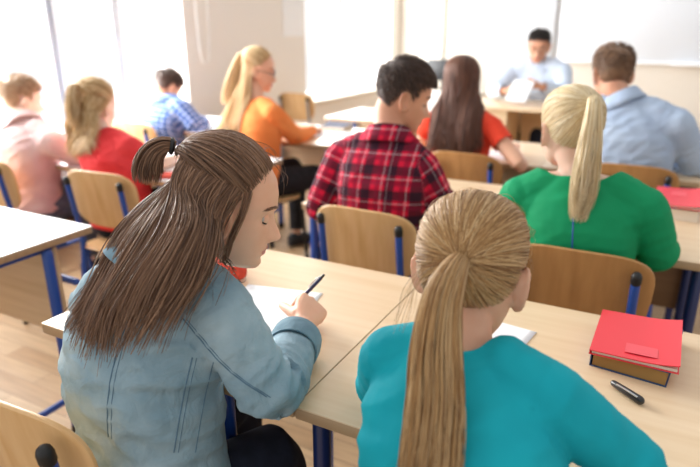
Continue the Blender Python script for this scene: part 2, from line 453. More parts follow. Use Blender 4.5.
# ------------------------------------------------------------------ hands
def hand_mb(wrist, fwd, up, side, s=1.0, curls=(25, 30, 35, 40), thumb=(40, 20), spread=4, thumb_in=0):
    """side +1: thumb on local +y ; local x = fingers, z = back of hand"""
    x = unit(fwd); z = unit(np.asarray(up) - x*(np.asarray(up) @ x)); y = np.cross(z, x)*side
    W = lambda p: np.asarray(wrist) + s*(x*p[0] + y*p[1] + z*p[2])
    m = MB()
    rings = []
    for px, hw, ht, cy in ((-.02, .022, .019, 0), (0, .024, .018, 0), (.02, .031, .016, .002), (.05, .039, .0145, .001), (.078, .040, .0125, 0), (.09, .037, .009, 0)):
        th = np.linspace(0, 2*np.pi, 16, endpoint=False)
        rings.append([W((px, cy + hw*math.copysign(abs(math.cos(t))**.75, math.cos(t)), ht*math.copysign(abs(math.sin(t))**.8, math.sin(t)))) for t in th])
    m.add(*skin_rings(np.array(rings)))
    base = [(.086, .029, 0), (.090, .0095, .001), (.087, -.0105, 0), (.079, -.0295, -.001)]
    Ls = (.070, .078, .072, .056)
    for k in range(4):
        p = A(*base[k]); a = 0; yaw = R_((1.5-k)*spread); pts = [p - A(.03, 0, 0), p]; c = curls[k]
        if not isinstance(c, (tuple, list)): c = (c, c*1.1, c*.7)
        for q, fr in zip(c, (.45, .31, .24)):
            a += R_(q); d = A(math.cos(a)*math.cos(yaw), math.cos(a)*math.sin(yaw), -math.sin(a)); p = p + d*Ls[k]*fr; pts.append(p)
        r = np.array([.0095, .0098, .0088, .0078, .0066])*(.9 if k == 3 else 1)
        P = np.array([W(q) for q in pts]); m.add2(tube(resample2(P, 3), s*np.interp(np.linspace(0, 4, 13), range(5), r), 10))
    p = A(.018, .022, -.006); az, dn = R_(thumb[0]), R_(thumb[1]); pts = [A(.0, .008, -.004), p]
    for q, l, tw in ((0, .042, 0), (1, .033, thumb_in), (2, .026, thumb_in*1.6)):
        a2 = az - R_(tw); d = A(math.cos(a2)*math.cos(dn), math.sin(a2)*math.cos(dn), -math.sin(dn)); p = p + d*l; pts.append(p)
    P = np.array([W(q) for q in pts]); m.add2(tube(resample2(P, 3), s*np.interp(np.linspace(0, 4, 13), range(5), [.014, .0145, .0115, .0098, .0078]), 10))
    return m
def resample2(P, k):
    out = []
    for i in range(len(P)-1):
        for t in range(k): out.append(P[i] + (P[i+1]-P[i])*t/k)
    out.append(P[-1]); return np.array(out)

# ------------------------------------------------------------------ figure
TORSO_F = [(-.10, .135, .105), (-.02, .165, .118), (.10, .150, .108), (.26, .122, .092), (.46, .132, .100), (.66, .146, .108), (.80, .140, .092), (.90, .105, .070), (1.0, .055, .050)]
TORSO_M = [(-.10, .135, .105), (-.02, .158, .115), (.10, .150, .108), (.26, .140, .102), (.46, .150, .108), (.66, .165, .116), (.80, .162, .098), (.90, .120, .075), (1.0, .060, .055)]
class Fig:
    def __init__(s, **k): s.__dict__.update(k)
def spine(j):
    pel, che, nek = A(*j.pel), A(*j.che), A(*j.nek)
    mid = (pel+che)/2 - A(*j.back)*.012
    return smooth_path(np.array([pel, mid, che, nek]), 60)
def torso_mb(j, g=0, gd=None, lo=-.10, hi=1.0, tab=None, n=32, hips=True):
    S = spine(j); T = np.gradient(S, axis=0); T = unit_rows(T)
    tab = tab or (TORSO_M if j.male else TORSO_F); tab = np.array(tab)
    r0 = unit(A(math.cos(R_(j.pyaw)), math.sin(R_(j.pyaw)), 0)); r1 = unit(A(*j.shR) - A(*j.shL))
    rings = []; th = np.linspace(0, 2*np.pi, n, endpoint=False)
    for t in np.r_[np.linspace(max(lo, tab[0, 0]), min(hi, 1), 30)]:
        a = np.interp(t, tab[:, 0], tab[:, 1])*j.bw + g; d = np.interp(t, tab[:, 0], tab[:, 2])*j.bw + (gd if gd is not None else g)
        if t < 0: c = S[0] + T[0]*t*np.linalg.norm(S[-1]-S[0]); tt = T[0]
        else: c = np.array([np.interp(t, np.linspace(0, 1, 60), S[:, k]) for k in range(3)]); tt = np.array([np.interp(t, np.linspace(0, 1, 60), T[:, k]) for k in range(3)])
        r = unit(r0*(1-max(0, t)) + r1*max(0, t)); fw = unit(np.cross(tt, r)); fw = -fw if fw @ A(*j.fwd) < 0 else fw
        cs, sn = np.cos(th), np.sin(th); cs = np.sign(cs)*np.abs(cs)**.86; sn = np.sign(sn)*np.abs(sn)**.86
        rings.append(c + np.outer(cs*a, r) + np.outer(sn*d, fw))
    return MB().add(*skin_rings(np.array(rings)))
def arm_path(j, S):
    sh, el, wr = (A(*getattr(j, k+S)) for k in ('sh', 'el', 'wr'))
    a = sh + (el-sh)*np.linspace(0, .9, 7)[:, None]; b = el + (wr-el)*np.linspace(.1, 1, 8)[:, None]
    P = np.vstack([a, el[None]*.86 + (sh+wr)[None]*.07, b]); return P
def arm_mb(j, S, g=0, gw=None, upto=1.0):
    P = arm_path(j, S); n = len(P); k = .92 if not j.male else 1.05; k *= j.bw
    r = np.interp(np.linspace(0, 1, n), [0, .12, .3, .5, .62, .85, 1], [.052, .050, .043, .037, .038, .029, .0245])*k
    gg = np.interp(np.linspace(0, 1, n), [0, 1], [g, gw if gw is not None else g])
    m = tube(P, r + gg, 16)
    nek = A(*j.nek); sh = A(*getattr(j, 'sh'+S))
    che = A(*j.che)
    m.add2(tube(np.array([nek*.85+che*.15, nek*.45+sh*.55 + A(0, 0, .004), sh]), np.array([.050, .050, .050])*k + g*.9, 14))
    m.add2(tube(np.array([che*.6+nek*.4, (che*.35+nek*.25+sh*.40), sh*.9+che*.1]), np.array([.07, .072, .052])*k + g, 14))
    return m
def leg_mb(j, S, g=0, gk=None, ga=None):
    r0 = A(math.cos(R_(j.pyaw)), math.sin(R_(j.pyaw)), 0); sgn = 1 if S == 'R' else -1
    hip = A(*j.pel) + r0*sgn*.085*j.bw - A(0, 0, .015); kn, an = A(*getattr(j, 'kn'+S)), A(*getattr(j, 'an'+S))
    P = np.vstack([hip + (kn-hip)*np.linspace(0, .92, 7)[:, None], kn[None]*.9 + (hip+an)[None]*.05, kn + (an-kn)*np.linspace(.1, 1, 8)[:, None]])
    r = np.interp(np.linspace(0, 1, len(P)), [0, .25, .45, .52, .68, .9, 1], [.085, .078, .060, .055, .052, .036, .034])*(.95 if not j.male else 1)*j.bw
    gg = np.interp(np.linspace(0, 1, len(P)), [0, .5, 1], [g, g if gk is None else gk, g if ga is None else ga])
    return tube(P, r+gg, 16)
def foot_path(j, S):
    an = A(*getattr(j, 'an'+S)); kn = A(*getattr(j, 'kn'+S)); f = A(*j.fwd); f[2] = 0; f = unit(f)
    return an, f
def shoe_mb(j, S, g=.006):
    an, f = foot_path(j, S); side = np.cross(f, A(0, 0, 1)); z0 = 0.0
    rings = []; th = np.linspace(0, 2*np.pi, 16, endpoint=False)
    for t, hw, h in ((-.065, .018, .045), (-.055, .03, .075), (-.02, .036, .095), (.03, .036, .088), (.08, .042, .066), (.13, .046, .054), (.17, .040, .045), (.195, .022, .03)):
        c = A(an[0], an[1], 0) + f*t; rings.append([c + side*hw*math.copysign(abs(math.cos(a))**.7, math.cos(a)) + A(0, 0, 1)*(h/2 + h/2*math.copysign(abs(math.sin(a))**.6, math.sin(a))) for a in th])
    return MB().add(*skin_rings(np.array(rings)))
def foot_mb(j, S):
    an, f = foot_path(j, S)
    a = A(an[0], an[1], an[2])
    return tube(np.array([a, A(an[0], an[1], .055), A(an[0], an[1], .045)+f*.05, A(an[0], an[1], .032)+f*.14]), [.032, .03, .028, .02], 12)

def bones(j):
    B = [('t', A(*j.pel), A(*j.nek), .13)]
    for S in 'LR':
        B += [('u'+S, A(*getattr(j, 'sh'+S)), A(*getattr(j, 'el'+S)), .045), ('f'+S, A(*getattr(j, 'el'+S)), A(*getattr(j, 'wr'+S)), .035)]
    return B
def cloth_coords(j, V):
    B = bones(j); best = None; co = np.zeros((len(V), 3)); bd = np.full(len(V), 9.); bid = np.zeros(len(V), int); tt = np.zeros(len(V))
    r1 = unit(A(*j.shR) - A(*j.shL))
    for i, (nm, a, b, r) in enumerate(B):
        ab = b-a; L = np.linalg.norm(ab); u = ab/L; t = np.clip((V-a) @ u/L, 0, 1); q = a + t[:, None]*ab; d = np.linalg.norm(V-q, axis=1)-r
        if nm == 't':
            d = np.where(t > .97, d+.05, d)
            X = (V-a) @ r1; Y = (V-a) @ u
        else:
            w = unit(r1 - u*(r1 @ u)) if abs(r1 @ u) < .9 else unit(A(0, 0, 1) - u*u[2]); w2 = np.cross(u, w)
            ang = np.arctan2((V-q) @ w2, (V-q) @ w); X = ang*.05; Y = (V-a) @ u + (.3 if nm[0] == 'f' else 0)
        k = d < bd; bd[k] = d[k]; bid[k] = i; tt[k] = t[k]; co[k, 0] = X[k]; co[k, 1] = Y[k]
    return co, bid, tt
def wrinkle(j, V, N, amp=.004, seed=0, fscale=1.0):
    co, bid, tt = cloth_coords(j, V); out = V.copy()
    w_ar = np.array([A_[0] != 't' for A_ in bones(j)])[bid]
    off = Vector((seed*7.3, seed*3.1, 0))
    h = np.empty(len(V))
    for i in range(len(V)):
        p = V[i]
        if w_ar[i]:
            e = math.exp(-((tt[i]-(1 if bones_u[bid[i]] else 0))/.30)**2) if bid[i] else 0
            q = Vector((co[i, 1]*34*fscale, co[i, 0]*12*fscale, 0)) + off
            n = noise.noise(q); h[i] = (1-abs(n)*2.0)*(.35+.9*e)
        else:
            q = Vector((co[i, 0]*11*fscale + co[i, 1]*9, co[i, 1]*21*fscale - co[i, 0]*8, seed*1.7))
            n = noise.noise(q) ; n2 = noise.noise(q*2.1)
            h[i] = (1-abs(n)*2.2)*.6 + n2*.35
    out += N*(h*amp)[:, None]
    return out, co
bones_u = [False, True, False, True, False]

def cut_mesh(V, F, cuts):
    """cuts: list of (point, normal, selector(V)->mask or None); what lies on the normal's side is removed"""
    bm = bmesh.new(); vs = [bm.verts.new(p) for p in V]
    for q in F:
        try: bm.faces.new([vs[i] for i in q])
        except ValueError: pass
    bm.verts.index_update()
    for pt, nr, sel in cuts:
        if sel is None: geom = bm.verts[:] + bm.edges[:] + bm.faces[:]
        else:
            fs = [f for f in bm.faces if sel(f.calc_center_median())]
            es = {e for f in fs for e in f.edges}; ve = {v for f in fs for v in f.verts}; geom = list(ve) + list(es) + fs
        bmesh.ops.bisect_plane(bm, geom=geom, dist=1e-6, plane_co=Vector(pt), plane_no=Vector(nr), clear_outer=True, clear_inner=False)
    bm.verts.ensure_lookup_table(); bm.verts.index_update()
    # drop small leftovers
    V2 = np.array([v.co[:] for v in bm.verts]); F2 = [tuple(v.index for v in f.verts) for f in bm.faces]; bm.free()
    return V2, F2
def vnormals(V, F):
    me = bpy.data.meshes.new('n'); me.from_pydata(V.tolist(), [], F); N = np.empty(len(V)*3); me.vertices.foreach_get('normal', N)
    bpy.data.meshes.remove(me); return N.reshape(-1, 3)
def cloth_object(name, mat, j, parent, origin, V, F, co=None, thick=.003):
    me = bpy.data.meshes.new(name); me.from_pydata((V-np.array(origin)).tolist(), [], F); me.materials.append(MATS[mat])
    if co is None: co, _, _ = cloth_coords(j, V)
    at = me.attributes.new('clothco', 'FLOAT_VECTOR', 'POINT'); at.data.foreach_set('vector', co.ravel())
    smooth_angle(me, 60)
    o = bpy.data.objects.new(name, me); COL.objects.link(o); o.parent = parent
    sd = o.modifiers.new('thickness', 'SOLIDIFY'); sd.thickness = thick; sd.offset = -1
    return o
# ------------------------------------------------------------------ hair styles
def rand_root(tab=HL, edge=.45):
    az = RNG.uniform(-180, 180); e0 = hairline(az, tab)
    if RNG.random() < edge: el = e0 + abs(RNG.normal(0, 4))
    else: el = math.degrees(math.asin(RNG.uniform(math.sin(R_(e0)), 1)))
    return az, el
def smooth_rows(P, it=2):
    P = P.copy()
    for _ in range(it): P[1:-1] = P[1:-1]*.5 + (P[:-2]+P[2:])*.25
    return P
def sweep_path(bv, d0, d1, h0, h1, k=9, lift=0):
    return np.array([scalp(bv, slerp(d0, d1, t), h0 + (h1-h0)*t + lift*math.sin(math.pi*t)) for t in np.linspace(0, 1, k)])
def push_out(P, bvs, eps=.006, sel=None):
    for i in range(len(P)):
        for b in bvs:
            loc, nr, _, d = b.find_nearest(Vector(P[i]), .1)
            if loc is None: continue
            s = (Vector(P[i])-loc).dot(nr)
            if s < eps: P[i] = np.array(loc + nr*eps)
    return P
def tail_paths(G, Rad, count, n=14, wave=0, trim=(.8, 1), flat=1.0, ref=None, bvs=(), eps=.004):
    G = smooth_path(G, 30); T, N, B = frames(G, ref); tt = np.linspace(0, 1, 30); Rr = np.interp(tt, np.linspace(0, 1, len(Rad)), Rad)
    out = []
    for _ in range(count):
        r = math.sqrt(RNG.random()); a = RNG.uniform(0, 2*np.pi); u, v = r*math.cos(a), r*math.sin(a)
        tm = RNG.uniform(*trim); q = np.linspace(0, tm, n)
        P = np.stack([np.interp(q, tt, (G + N*(u*Rr*flat)[:, None] + B*(v*Rr)[:, None])[:, k]) for k in range(3)], 1)
        ph = RNG.uniform(0, 6.28); am = wave*q*RNG.uniform(.5, 1.2)
        nb = np.stack([np.interp(q, tt, B[:, k]) for k in range(3)], 1); nn = np.stack([np.interp(q, tt, N[:, k]) for k in range(3)], 1)
        P += nb*(np.sin(q*14+ph)*am)[:, None] + nn*(np.cos(q*11+ph*2)*am*.6)[:, None] + nb*(RNG.normal(0, .002)*q**2)[:, None]
        out.append(P)
    return out
def ponytail(key, M, tie, tail, Rad, ns=900, nt=500, r0=.0011, tab=HL, lift=.004, wave=.002, trim=(.82, 1), capoff=.006, sel=None, h0=.006, bvs=(), tie_h=.016):
    v, f, bv = HEADS[key]; dt = d_ae(*tie); paths = []
    for _ in range(ns):
        az, el = rand_root(tab)
        if sel and not sel(az, el): continue
        j = unit(dt + RNG.normal(0, .045, 3))
        h = h0 + RNG.uniform(0, .004)
        P = sweep_path(bv, d_ae(az, el), j, h*.5, tie_h*RNG.uniform(.55, 1), 11, lift)
        paths.append(resample(to_world(M, P), 12))
    tp = tail_paths(np.array(tail), Rad, nt, 16, wave, trim)
    tp = [push_out(p, bvs, .004) for p in tp] if bvs else tp
    return [strands(paths, r0, .6, 12), strands(tp, r0, .3, 16)]
def band_mesh(M, key, tie, h, R, r):
    """elastic band around a tail root"""
    return None
def fall_paths(key, M, roots, guides, bvs, n=18, wave=0, thick=.012, jit=.004, trim=(.86, 1), eps=.004, h=.008, lift=.003, sm=2):
    """roots: function -> (az, el, s); guides: list of world polylines (same length); s in [0, len-1] chooses between them"""
    v, f, bv = HEADS[key]; Gs = [smooth_path(np.array(g), 16) for g in guides]; Mi = np.array(M.inverted()); out = []
    for r in roots:
        az, el, s = r; k = min(int(s), len(Gs)-2) if len(Gs) > 1 else 0; t = s-k
        G = Gs[k]*(1-t) + Gs[min(k+1, len(Gs)-1)]*t if len(Gs) > 1 else Gs[0].copy()
        loc = to_world(M.inverted(), G[:1])[0]; d1 = unit(loc - HC)
        hh = h + RNG.uniform(0, thick)
        up = sweep_path(bv, d_ae(az, el), d1, h*.5, hh, 8, lift)
        c = G.mean(0); qq = np.linspace(0, 1, 16)
        jv = RNG.normal(0, jit, 3); G = G + jv*(.4+qq)[:, None]
        P = np.vstack([to_world(M, up)[:-1], G]); P = smooth_rows(resample(P, 30), sm)
        q = np.linspace(0, RNG.uniform(*(trim(s) if callable(trim) else trim)), n); P = np.stack([np.interp(q, np.linspace(0, 1, 30), P[:, a]) for a in range(3)], 1)
        if wave:
            ph = RNG.uniform(0, 1.2) + s*2; side = unit(np.cross(P[-1]-P[0], A(0, 1, 0)))
            P += side*(np.sin(q*17+ph)*wave*q)[:, None] + A(0, 1, 0)*(np.cos(q*15+ph)*wave*.5*q)[:, None]
        nb = 7
        P[nb:] = push_out(P[nb:], bvs, eps + RNG.uniform(0, thick))
        out.append(smooth_rows(P, 1))
    return out
def short_hair(key, M, count=2200, r0=.0011, tab=HLM, length=lambda az, el: .02, lift=lambda az, el: .006, whorl=(180, 62), hook=0, front=0):
    v, f, bv = HEADS[key]; dw = d_ae(*whorl); out = []
    for _ in range(count):
        az = RNG.uniform(-180, 180); e0 = hairline(az, tab); el = math.degrees(math.asin(RNG.uniform(math.sin(R_(e0)), 1)))
        d0 = d_ae(az, el); tv = d0*(d0 @ dw) - dw; tv = unit(tv - d0*(tv @ d0) + RNG.normal(0, .12, 3) + A(hook, front*max(0, el-30)/60, 0)); tv = unit(tv - d0*(tv @ d0))
        L = length(az, el)*RNG.uniform(.75, 1.2); lf = lift(az, el)*RNG.uniform(.6, 1.3); P = []
        for t in np.linspace(0, 1, 6):
            a = L/.09*t; d = d0*math.cos(a) + tv*math.sin(a); P.append(scalp(bv, d, .001 + lf*math.sin(min(1, t*1.15)*1.9)/.95))
        out.append(P)
    return [strands(to_world(M, np.array(out).reshape(-1, 3)).reshape(len(out), 6, 3), r0, .35, 6)]

# ------------------------------------------------------------------ assembly of a person
def make_person(j, label, skin='skin', voxel=.005, fine=False, hair='hair_brown', group=None, eyes=True):
    j.fwd = getattr(j, 'fwd', None) or (-math.sin(R_(j.pyaw)), math.cos(R_(j.pyaw)), 0); j.back = (-j.fwd[0], -j.fwd[1], 0)
    j.bw = getattr(j, 'bw', 1.0); j.male = getattr(j, 'male', False); hs = getattr(j, 'hs', .96)
    org = (j.pel[0], j.pel[1], 0)
    root = empty('person', org); tag(root, label, 'person', group)
    M = head_matrix(j.head, j.hyaw, j.hpitch, getattr(j, 'hroll', 0), hs); j.M = M; j.key = ('m' if j.male else 'f') + ('1' if fine else '0'); j.root = root; j.org = org
    hv, hf, bv = get_head(j.key, 1.0 if j.male else .92, 1.0 if j.male else .98, fine)
    m = torso_mb(j, -.008)
    for S in 'LR':
        m.add2(arm_mb(j, S, -.003, 0)); m.add2(leg_mb(j, S, -.004)); m.add2(foot_mb(j, S))
        h = getattr(j, 'hand'+S, {}); el, wr = A(*getattr(j, 'el'+S)), A(*getattr(j, 'wr'+S))
        f = h.get('fwd', unit(wr-el)); u = h.get('up', (0, 0, 1))
        m.add2(hand_mb(wr + unit(f)*.012, f, u, 1 if S == 'R' else -1, h.get('s', .95 if not j.male else 1.02), h.get('curls', (28, 32, 36, 40)), h.get('thumb', (40, 20)), h.get('spread', 4), h.get('thumb_in', 10)))
    nr = (.056 if j.male else .0475)*hs
    nb = to_world(M, [A(0, -.030, -.060), A(0, -.018, .0)]); nek, che = A(*j.nek), A(*j.che)
    m.add2(tube(smooth_path(np.array([nek*.8+che*.2, nek*.97+che*.03, nb[0], nb[1]]), 12), np.array([1.15]*3+[1.05]*2+[1]*7)*nr, 20))
    hm = MB().add(hv, hf)
    for s in (1, -1): hm.add2(ear_mb(s))
    hm.xf(M); m.add2(hm)
    V, F, N = remesh(m, voxel, 2 if fine else 1, .45)
    me_mb = MB().add(V, F)
    loc = to_world(M.inverted(), V)
    body = me_mb.build('body', [skin, 'lips'], root, origin=None)
    body.data.transform(Matrix.Translation(-Vector(org)))
    c = np.array([loc[list(q)].mean(0) for q in F])
    lip = (c[:, 1] > .075) & (np.abs(c[:, 0]) < .0235) & (np.abs(c[:, 2]+.0708) < .0105*(1-(np.abs(c[:, 0])/.026)**2)) 
    body.data.polygons.foreach_set('material_index', lip.astype(np.int32)); body.data.update()
    j.body = body
    j.bodybv = BVHTree.FromPolygons([Vector(p) for p in V], F)
    if eyes:
        gz = getattr(j, 'gaze', (0, -25))
        for s in (-1, 1):
            ec = A(s*.031, .0690, -.001); e = MB(); n, k = 20, 16
            g = unit(A(math.sin(R_(gz[0])), math.cos(R_(gz[0]))*math.cos(R_(gz[1])), math.sin(R_(gz[1]))))
            b1 = unit(np.cross(g, A(0, 0, 1))); b2 = np.cross(b1, g); rings = []; mats = []
            for a in np.linspace(0.02, np.pi-.02, k): rings.append([ec + +.0116*(g*math.cos(a) + math.sin(a)*(b1*math.cos(t)+b2*math.sin(t))) for t in np.linspace(0, 2*np.pi, n, endpoint=False)])
            v, f = skin_rings(np.array(rings)); e.add(to_world(M, v), f)
            e.m = [2 if i//n < 2 else (1 if i//n < 3 else 0) for i in range(len(f))]; e.m[-2] = 2; e.m[-1] = 0
            eo = e.build('eye', ['eye_white', 'iris', 'pupil'], body); eo.data.transform(Matrix.Translation(-Vector(org)))
            lid = MB(); rings = []
            for a in np.linspace(-40, 80, 10):    # upper lid shell: from lash line up and back
                rr = []
                for b in np.linspace(-75, 75, 15):
                    d = A(math.sin(R_(b)), math.cos(R_(b))*math.cos(R_(a - 4 + abs(b)*.12)), math.sin(R_(a - 4 + abs(b)*.12))*math.cos(R_(b*.5))); rr.append(ec + unit(d)*.0128)
                rings.append(rr)
            lid.add(to_world(M, skin_rings(np.array(rings), False, False)[0]), skin_rings(np.array(rings), False, False)[1])
            lsh = tube(to_world(M, np.array(rings[0])), .0015*hs, 6); 
            lsh.m = [1]*len(lsh.f); lid.add2(lsh)
            lo = lid.build('eyelid', [skin, 'lash'], body); lo.data.transform(Matrix.Translation(-Vector(org)))
            br = []
            for q in range(60 if fine else 30):
                t = RNG.random(); x = .014 + .036*t; zc = .0225 + .006*math.sin(t*2.4) - .004*t
                p0 = A(s*x, 0, zc + RNG.normal(0, .0016)); P = []
                for u in np.linspace(0, 1, 4):
                    pp = p0 + A(s*.009*u, 0, .0015*u*(1-t*1.5)); hit = bv.ray_cast(Vector((pp[0], .3, pp[2])), Vector((0, -1, 0)))
                    P.append((pp[0], (hit[0].y if hit[0] else .09) + .0012, pp[2]))
                br.append(P)
            b = strands([to_world(M, np.array(p)) for p in br], .0007 if fine else .0012, .4, 4)
            hair_object('eyebrow', hair if hair not in ('hair_platinum', 'hair_honey', 'hair_wheat') else 'hair_sand', body, org, [b])
    return root
def neck_cut(j, V, F, ru, rw, shift=0):
    # opens the neckline: an elliptical hole of half-widths ru (across) and rw (fore and aft) about the neck
    nek, hd = A(*j.nek), to_world(j.M, [A(0, -.03, -.07)])[0]; ax = unit(unit(hd-nek) + unit(nek-A(*j.che)))
    r1 = unit(A(*j.shR)-A(*j.shL)); r1 = unit(r1 - ax*(r1 @ ax)); fw = np.cross(ax, r1)
    c0 = nek + fw*shift; d = V-c0; u, w, h = d @ r1, d @ fw, d @ ax
    f = np.sqrt((u/ru)**2 + (w/rw)**2); ins = (f < 1) & (h > -.10)
    keep = [q for q in F if not all(ins[i] for i in q)]
    used = sorted({i for q in keep for i in q}); mp = {a: b for b, a in enumerate(used)}
    V2 = V.copy(); k = ins & (f > 1e-6); V2[k] += ((r1[None]*u[k][:, None] + fw[None]*w[k][:, None])*((1/f[k])-1)[:, None])
    V3 = V2[used]; F3 = [tuple(mp[i] for i in q) for q in keep]; ec = {}
    for q in F3:
        for a, b in zip(q, q[1:]+q[:1]): e = (min(a, b), max(a, b)); ec[e] = ec.get(e, 0) + 1
    d = V3-c0; near = (np.hypot(d @ r1, d @ fw) < max(ru, rw)*1.4) & (d @ ax > -.14); nb = {}
    for (a, b), k in ec.items():
        if k == 1 and near[a] and near[b]: nb.setdefault(a, []).append(b); nb.setdefault(b, []).append(a)
    for _ in range(14):
        new = {a: V3[a]*.4 + V3[q].mean(0)*.6 for a, q in nb.items() if len(q) == 2}
        for a, p in new.items(): V3[a] = p
    return V3, F3
def garment(j, name, mat, g=.012, gd=None, gs=.010, gw=.008, sl=1.93, lo=-.06, hem=-.02, neck=(.064, .060, 0), voxel=.006, amp=.004, seed=1, thick=.003, it=3, fs=1.0, extra=None, neck_n=None):
    m = torso_mb(j, g, gd, lo=lo-.02)
    cuts = []
    pel, nek, che = A(*j.pel), A(*j.nek), A(*j.che)
    for S in 'LR':
        full = arm_mb(j, S, gs, gw)
        P = arm_path(j, S); sh, el, wr = (A(*getattr(j, k+S)) for k in ('sh', 'el', 'wr'))
        slv = sl[S] if isinstance(sl, dict) else sl
        if slv < 1: cp = sh + (el-sh)*slv; cn = unit(el-sh)
        else: cp = el + (wr-el)*(slv-1); cn = unit(wr-el)
        lens = np.r_[0, np.cumsum(np.linalg.norm(np.diff(P, axis=0), axis=1))]
        Lc = np.linalg.norm(el-sh)*min(slv, 1) + np.linalg.norm(wr-el)*max(0, slv-1)
        tc = min(1.0, (Lc+.04)/lens[-1])
        Pt = np.array([np.interp(np.linspace(0, tc*lens[-1], 16), lens, P[:, k]) for k in range(3)]).T
        if slv > 1.9: Pt = np.vstack([Pt, Pt[-1] + cn*.03])
        k = (.92 if not j.male else 1.05)*j.bw
        fr = np.linspace(0, tc, 16); fr = np.r_[fr, 1.0] if slv > 1.9 else fr
        r = np.interp(fr, [0, .12, .3, .5, .62, .85, 1], [.052, .050, .043, .037, .038, .029, .0245])*k + np.interp(fr, [0, 1], [gs, gw])
        m.add2(tube(Pt, r, 18))
        m.add2(tube(np.array([nek*.85+che*.15, nek*.45+sh*.55 + A(0, 0, .004), sh]), np.array([.050, .050, .050])*k + gs*.9, 14))
        m.add2(tube(np.array([che*.6+nek*.4, (che*.35+nek*.25+sh*.40), sh*.9+che*.1]), np.array([.07, .072, .052])*k + gs, 14))
        cuts.append((cp, cn, (lambda c, cp=cp: (np.array(c)-cp) @ (np.array(c)-cp) < .0085)))
    if extra: m.add2(extra)
    V, F, N = remesh(m, voxel, it, .5)
    V, _ = wrinkle(j, V, N, amp, seed, fs)
    hp = pel + (che-pel)*hem*2; cuts.append((hp, -unit(unit(che-pel)+A(0, 0, .6)), None))
    V, F = cut_mesh(V, F, cuts)
    V, F = neck_cut(j, V, F, *neck)
    o = cloth_object(name, mat, j, j.root, j.org, V, F, None, thick)
    bvt = BVHTree.FromPolygons([Vector(p) for p in V], F)
    return o, bvt
def trousers(j, name, mat, g=.010, voxel=.008, ga=.016, amp=.003, skirt=False):
    m = torso_mb(j, g, lo=-.10, hi=.30)
    for S in 'LR': m.add2(leg_mb(j, S, g, g, ga))
    V, F, N = remesh(m, voxel, 3, .5)
    cuts = []
    for S in 'LR':
        kn, an = A(*getattr(j, 'kn'+S)), A(*getattr(j, 'an'+S)); cp = kn + (an-kn)*.93
        cuts.append((cp, unit(an-kn), (lambda c, cp=cp: (np.array(c)-cp) @ (np.array(c)-cp) < .012)))
    V, F = cut_mesh(V, F, cuts)
    o = cloth_object(name, mat, j, j.root, j.org, V, F, None, .003)
    for S in 'LR':
        s = shoe_mb(j, S).build('shoe', getattr(j, 'shoe', 'shoe_dark'), j.root); s.data.transform(Matrix.Translation(-Vector(j.org)))
    return o
def collar(j, mat, r=.066, h=.032, drop=.05, flare=.026, gap=38, parent=None, off=0, tilt=.0, bvs=()):
    nek, hd = A(*j.nek), to_world(j.M, [A(0, -.03, -.07)])[0]; ax = unit(unit(hd-nek) + unit(nek-A(*j.che))*.8)
    r1 = unit(A(*j.shR)-A(*j.shL)); r1 = unit(r1 - ax*(r1 @ ax)); fw = np.cross(ax, r1); c = nek + ax*off
    rings = []
    prof = [(0, -.012), (-.002, h*.6), (.002, h), (.007, h*1.02), (.012, h*.75), (flare*.75, h*.75-drop*.55), (flare, h*.8-drop)]
    for dr, hh in prof:
        rr = []
        for a in np.linspace(gap, 360-gap, 40):
            k = min(a-gap, 360-gap-a)/40; pt = max(0, 1-k)*(.016 if dr > .015 else 0)
            p = c + ax*(hh-pt) + (r+dr)*(fw*math.cos(R_(a))*1.02 + r1*math.sin(R_(a))*1.0) + A(0, 0, 0)
            rr.append(p)
        rings.append(rr)
    rings = np.array(rings)
    for b in bvs:
        for k in (5, 6): rings[k] = push_out(rings[k], [b], .006)
    v, f = skin_rings(rings, False, False)
    o = cloth_object('collar', mat, j, parent or j.root, j.org, v, f, None, .003)
    return o
def cuff(j, S, mat, parent, t=.90, w=.035, g=.012, name='cuff'):
    el, wr = A(*getattr(j, 'el'+S)), A(*getattr(j, 'wr'+S)); u = unit(wr-el); c = el + (wr-el)*t
    th = np.linspace(0, 2*np.pi, 28, endpoint=False); T, N, B = frames(np.array([c-u*.01, c, c+u*.01])); k = (.92 if not j.male else 1.05)
    rings = []
    r = .029*k + g
    for d, q in ((-w, r*1.02), (-w, r+.004), (-w*.5, r+.006), (0, r+.004), (0, r-.002), (-w*.6, r-.006)):
        rings.append([c + u*d + q*(N[1]*math.cos(a) + B[1]*math.sin(a)) for a in th])
    v, f = skin_rings(np.array(rings), False)
    m = MB().add(v, f); o = m.build(name, mat, parent); o.data.transform(Matrix.Translation(-Vector(j.org))); return o
def seam(j, name, pts, bvt, parent, r=.0010, mat='stitch', lift=.0002, n=40, ray=None):
    P = smooth_path(np.array(pts), n)
    for i in range(n):
        if ray is not None: loc, nr, _, d = bvt.ray_cast(Vector(P[i]) - Vector(ray)*.15, Vector(ray))
        else: loc, nr, _, d = bvt.find_nearest(Vector(P[i]), .3)
        if loc is not None: P[i] = np.array(loc + nr*lift)
    o = tube(smooth_rows(P, 1 if ray is not None else 7), r, 6).build(name, mat, parent); o.data.transform(Matrix.Translation(-Vector(j.org))); return o
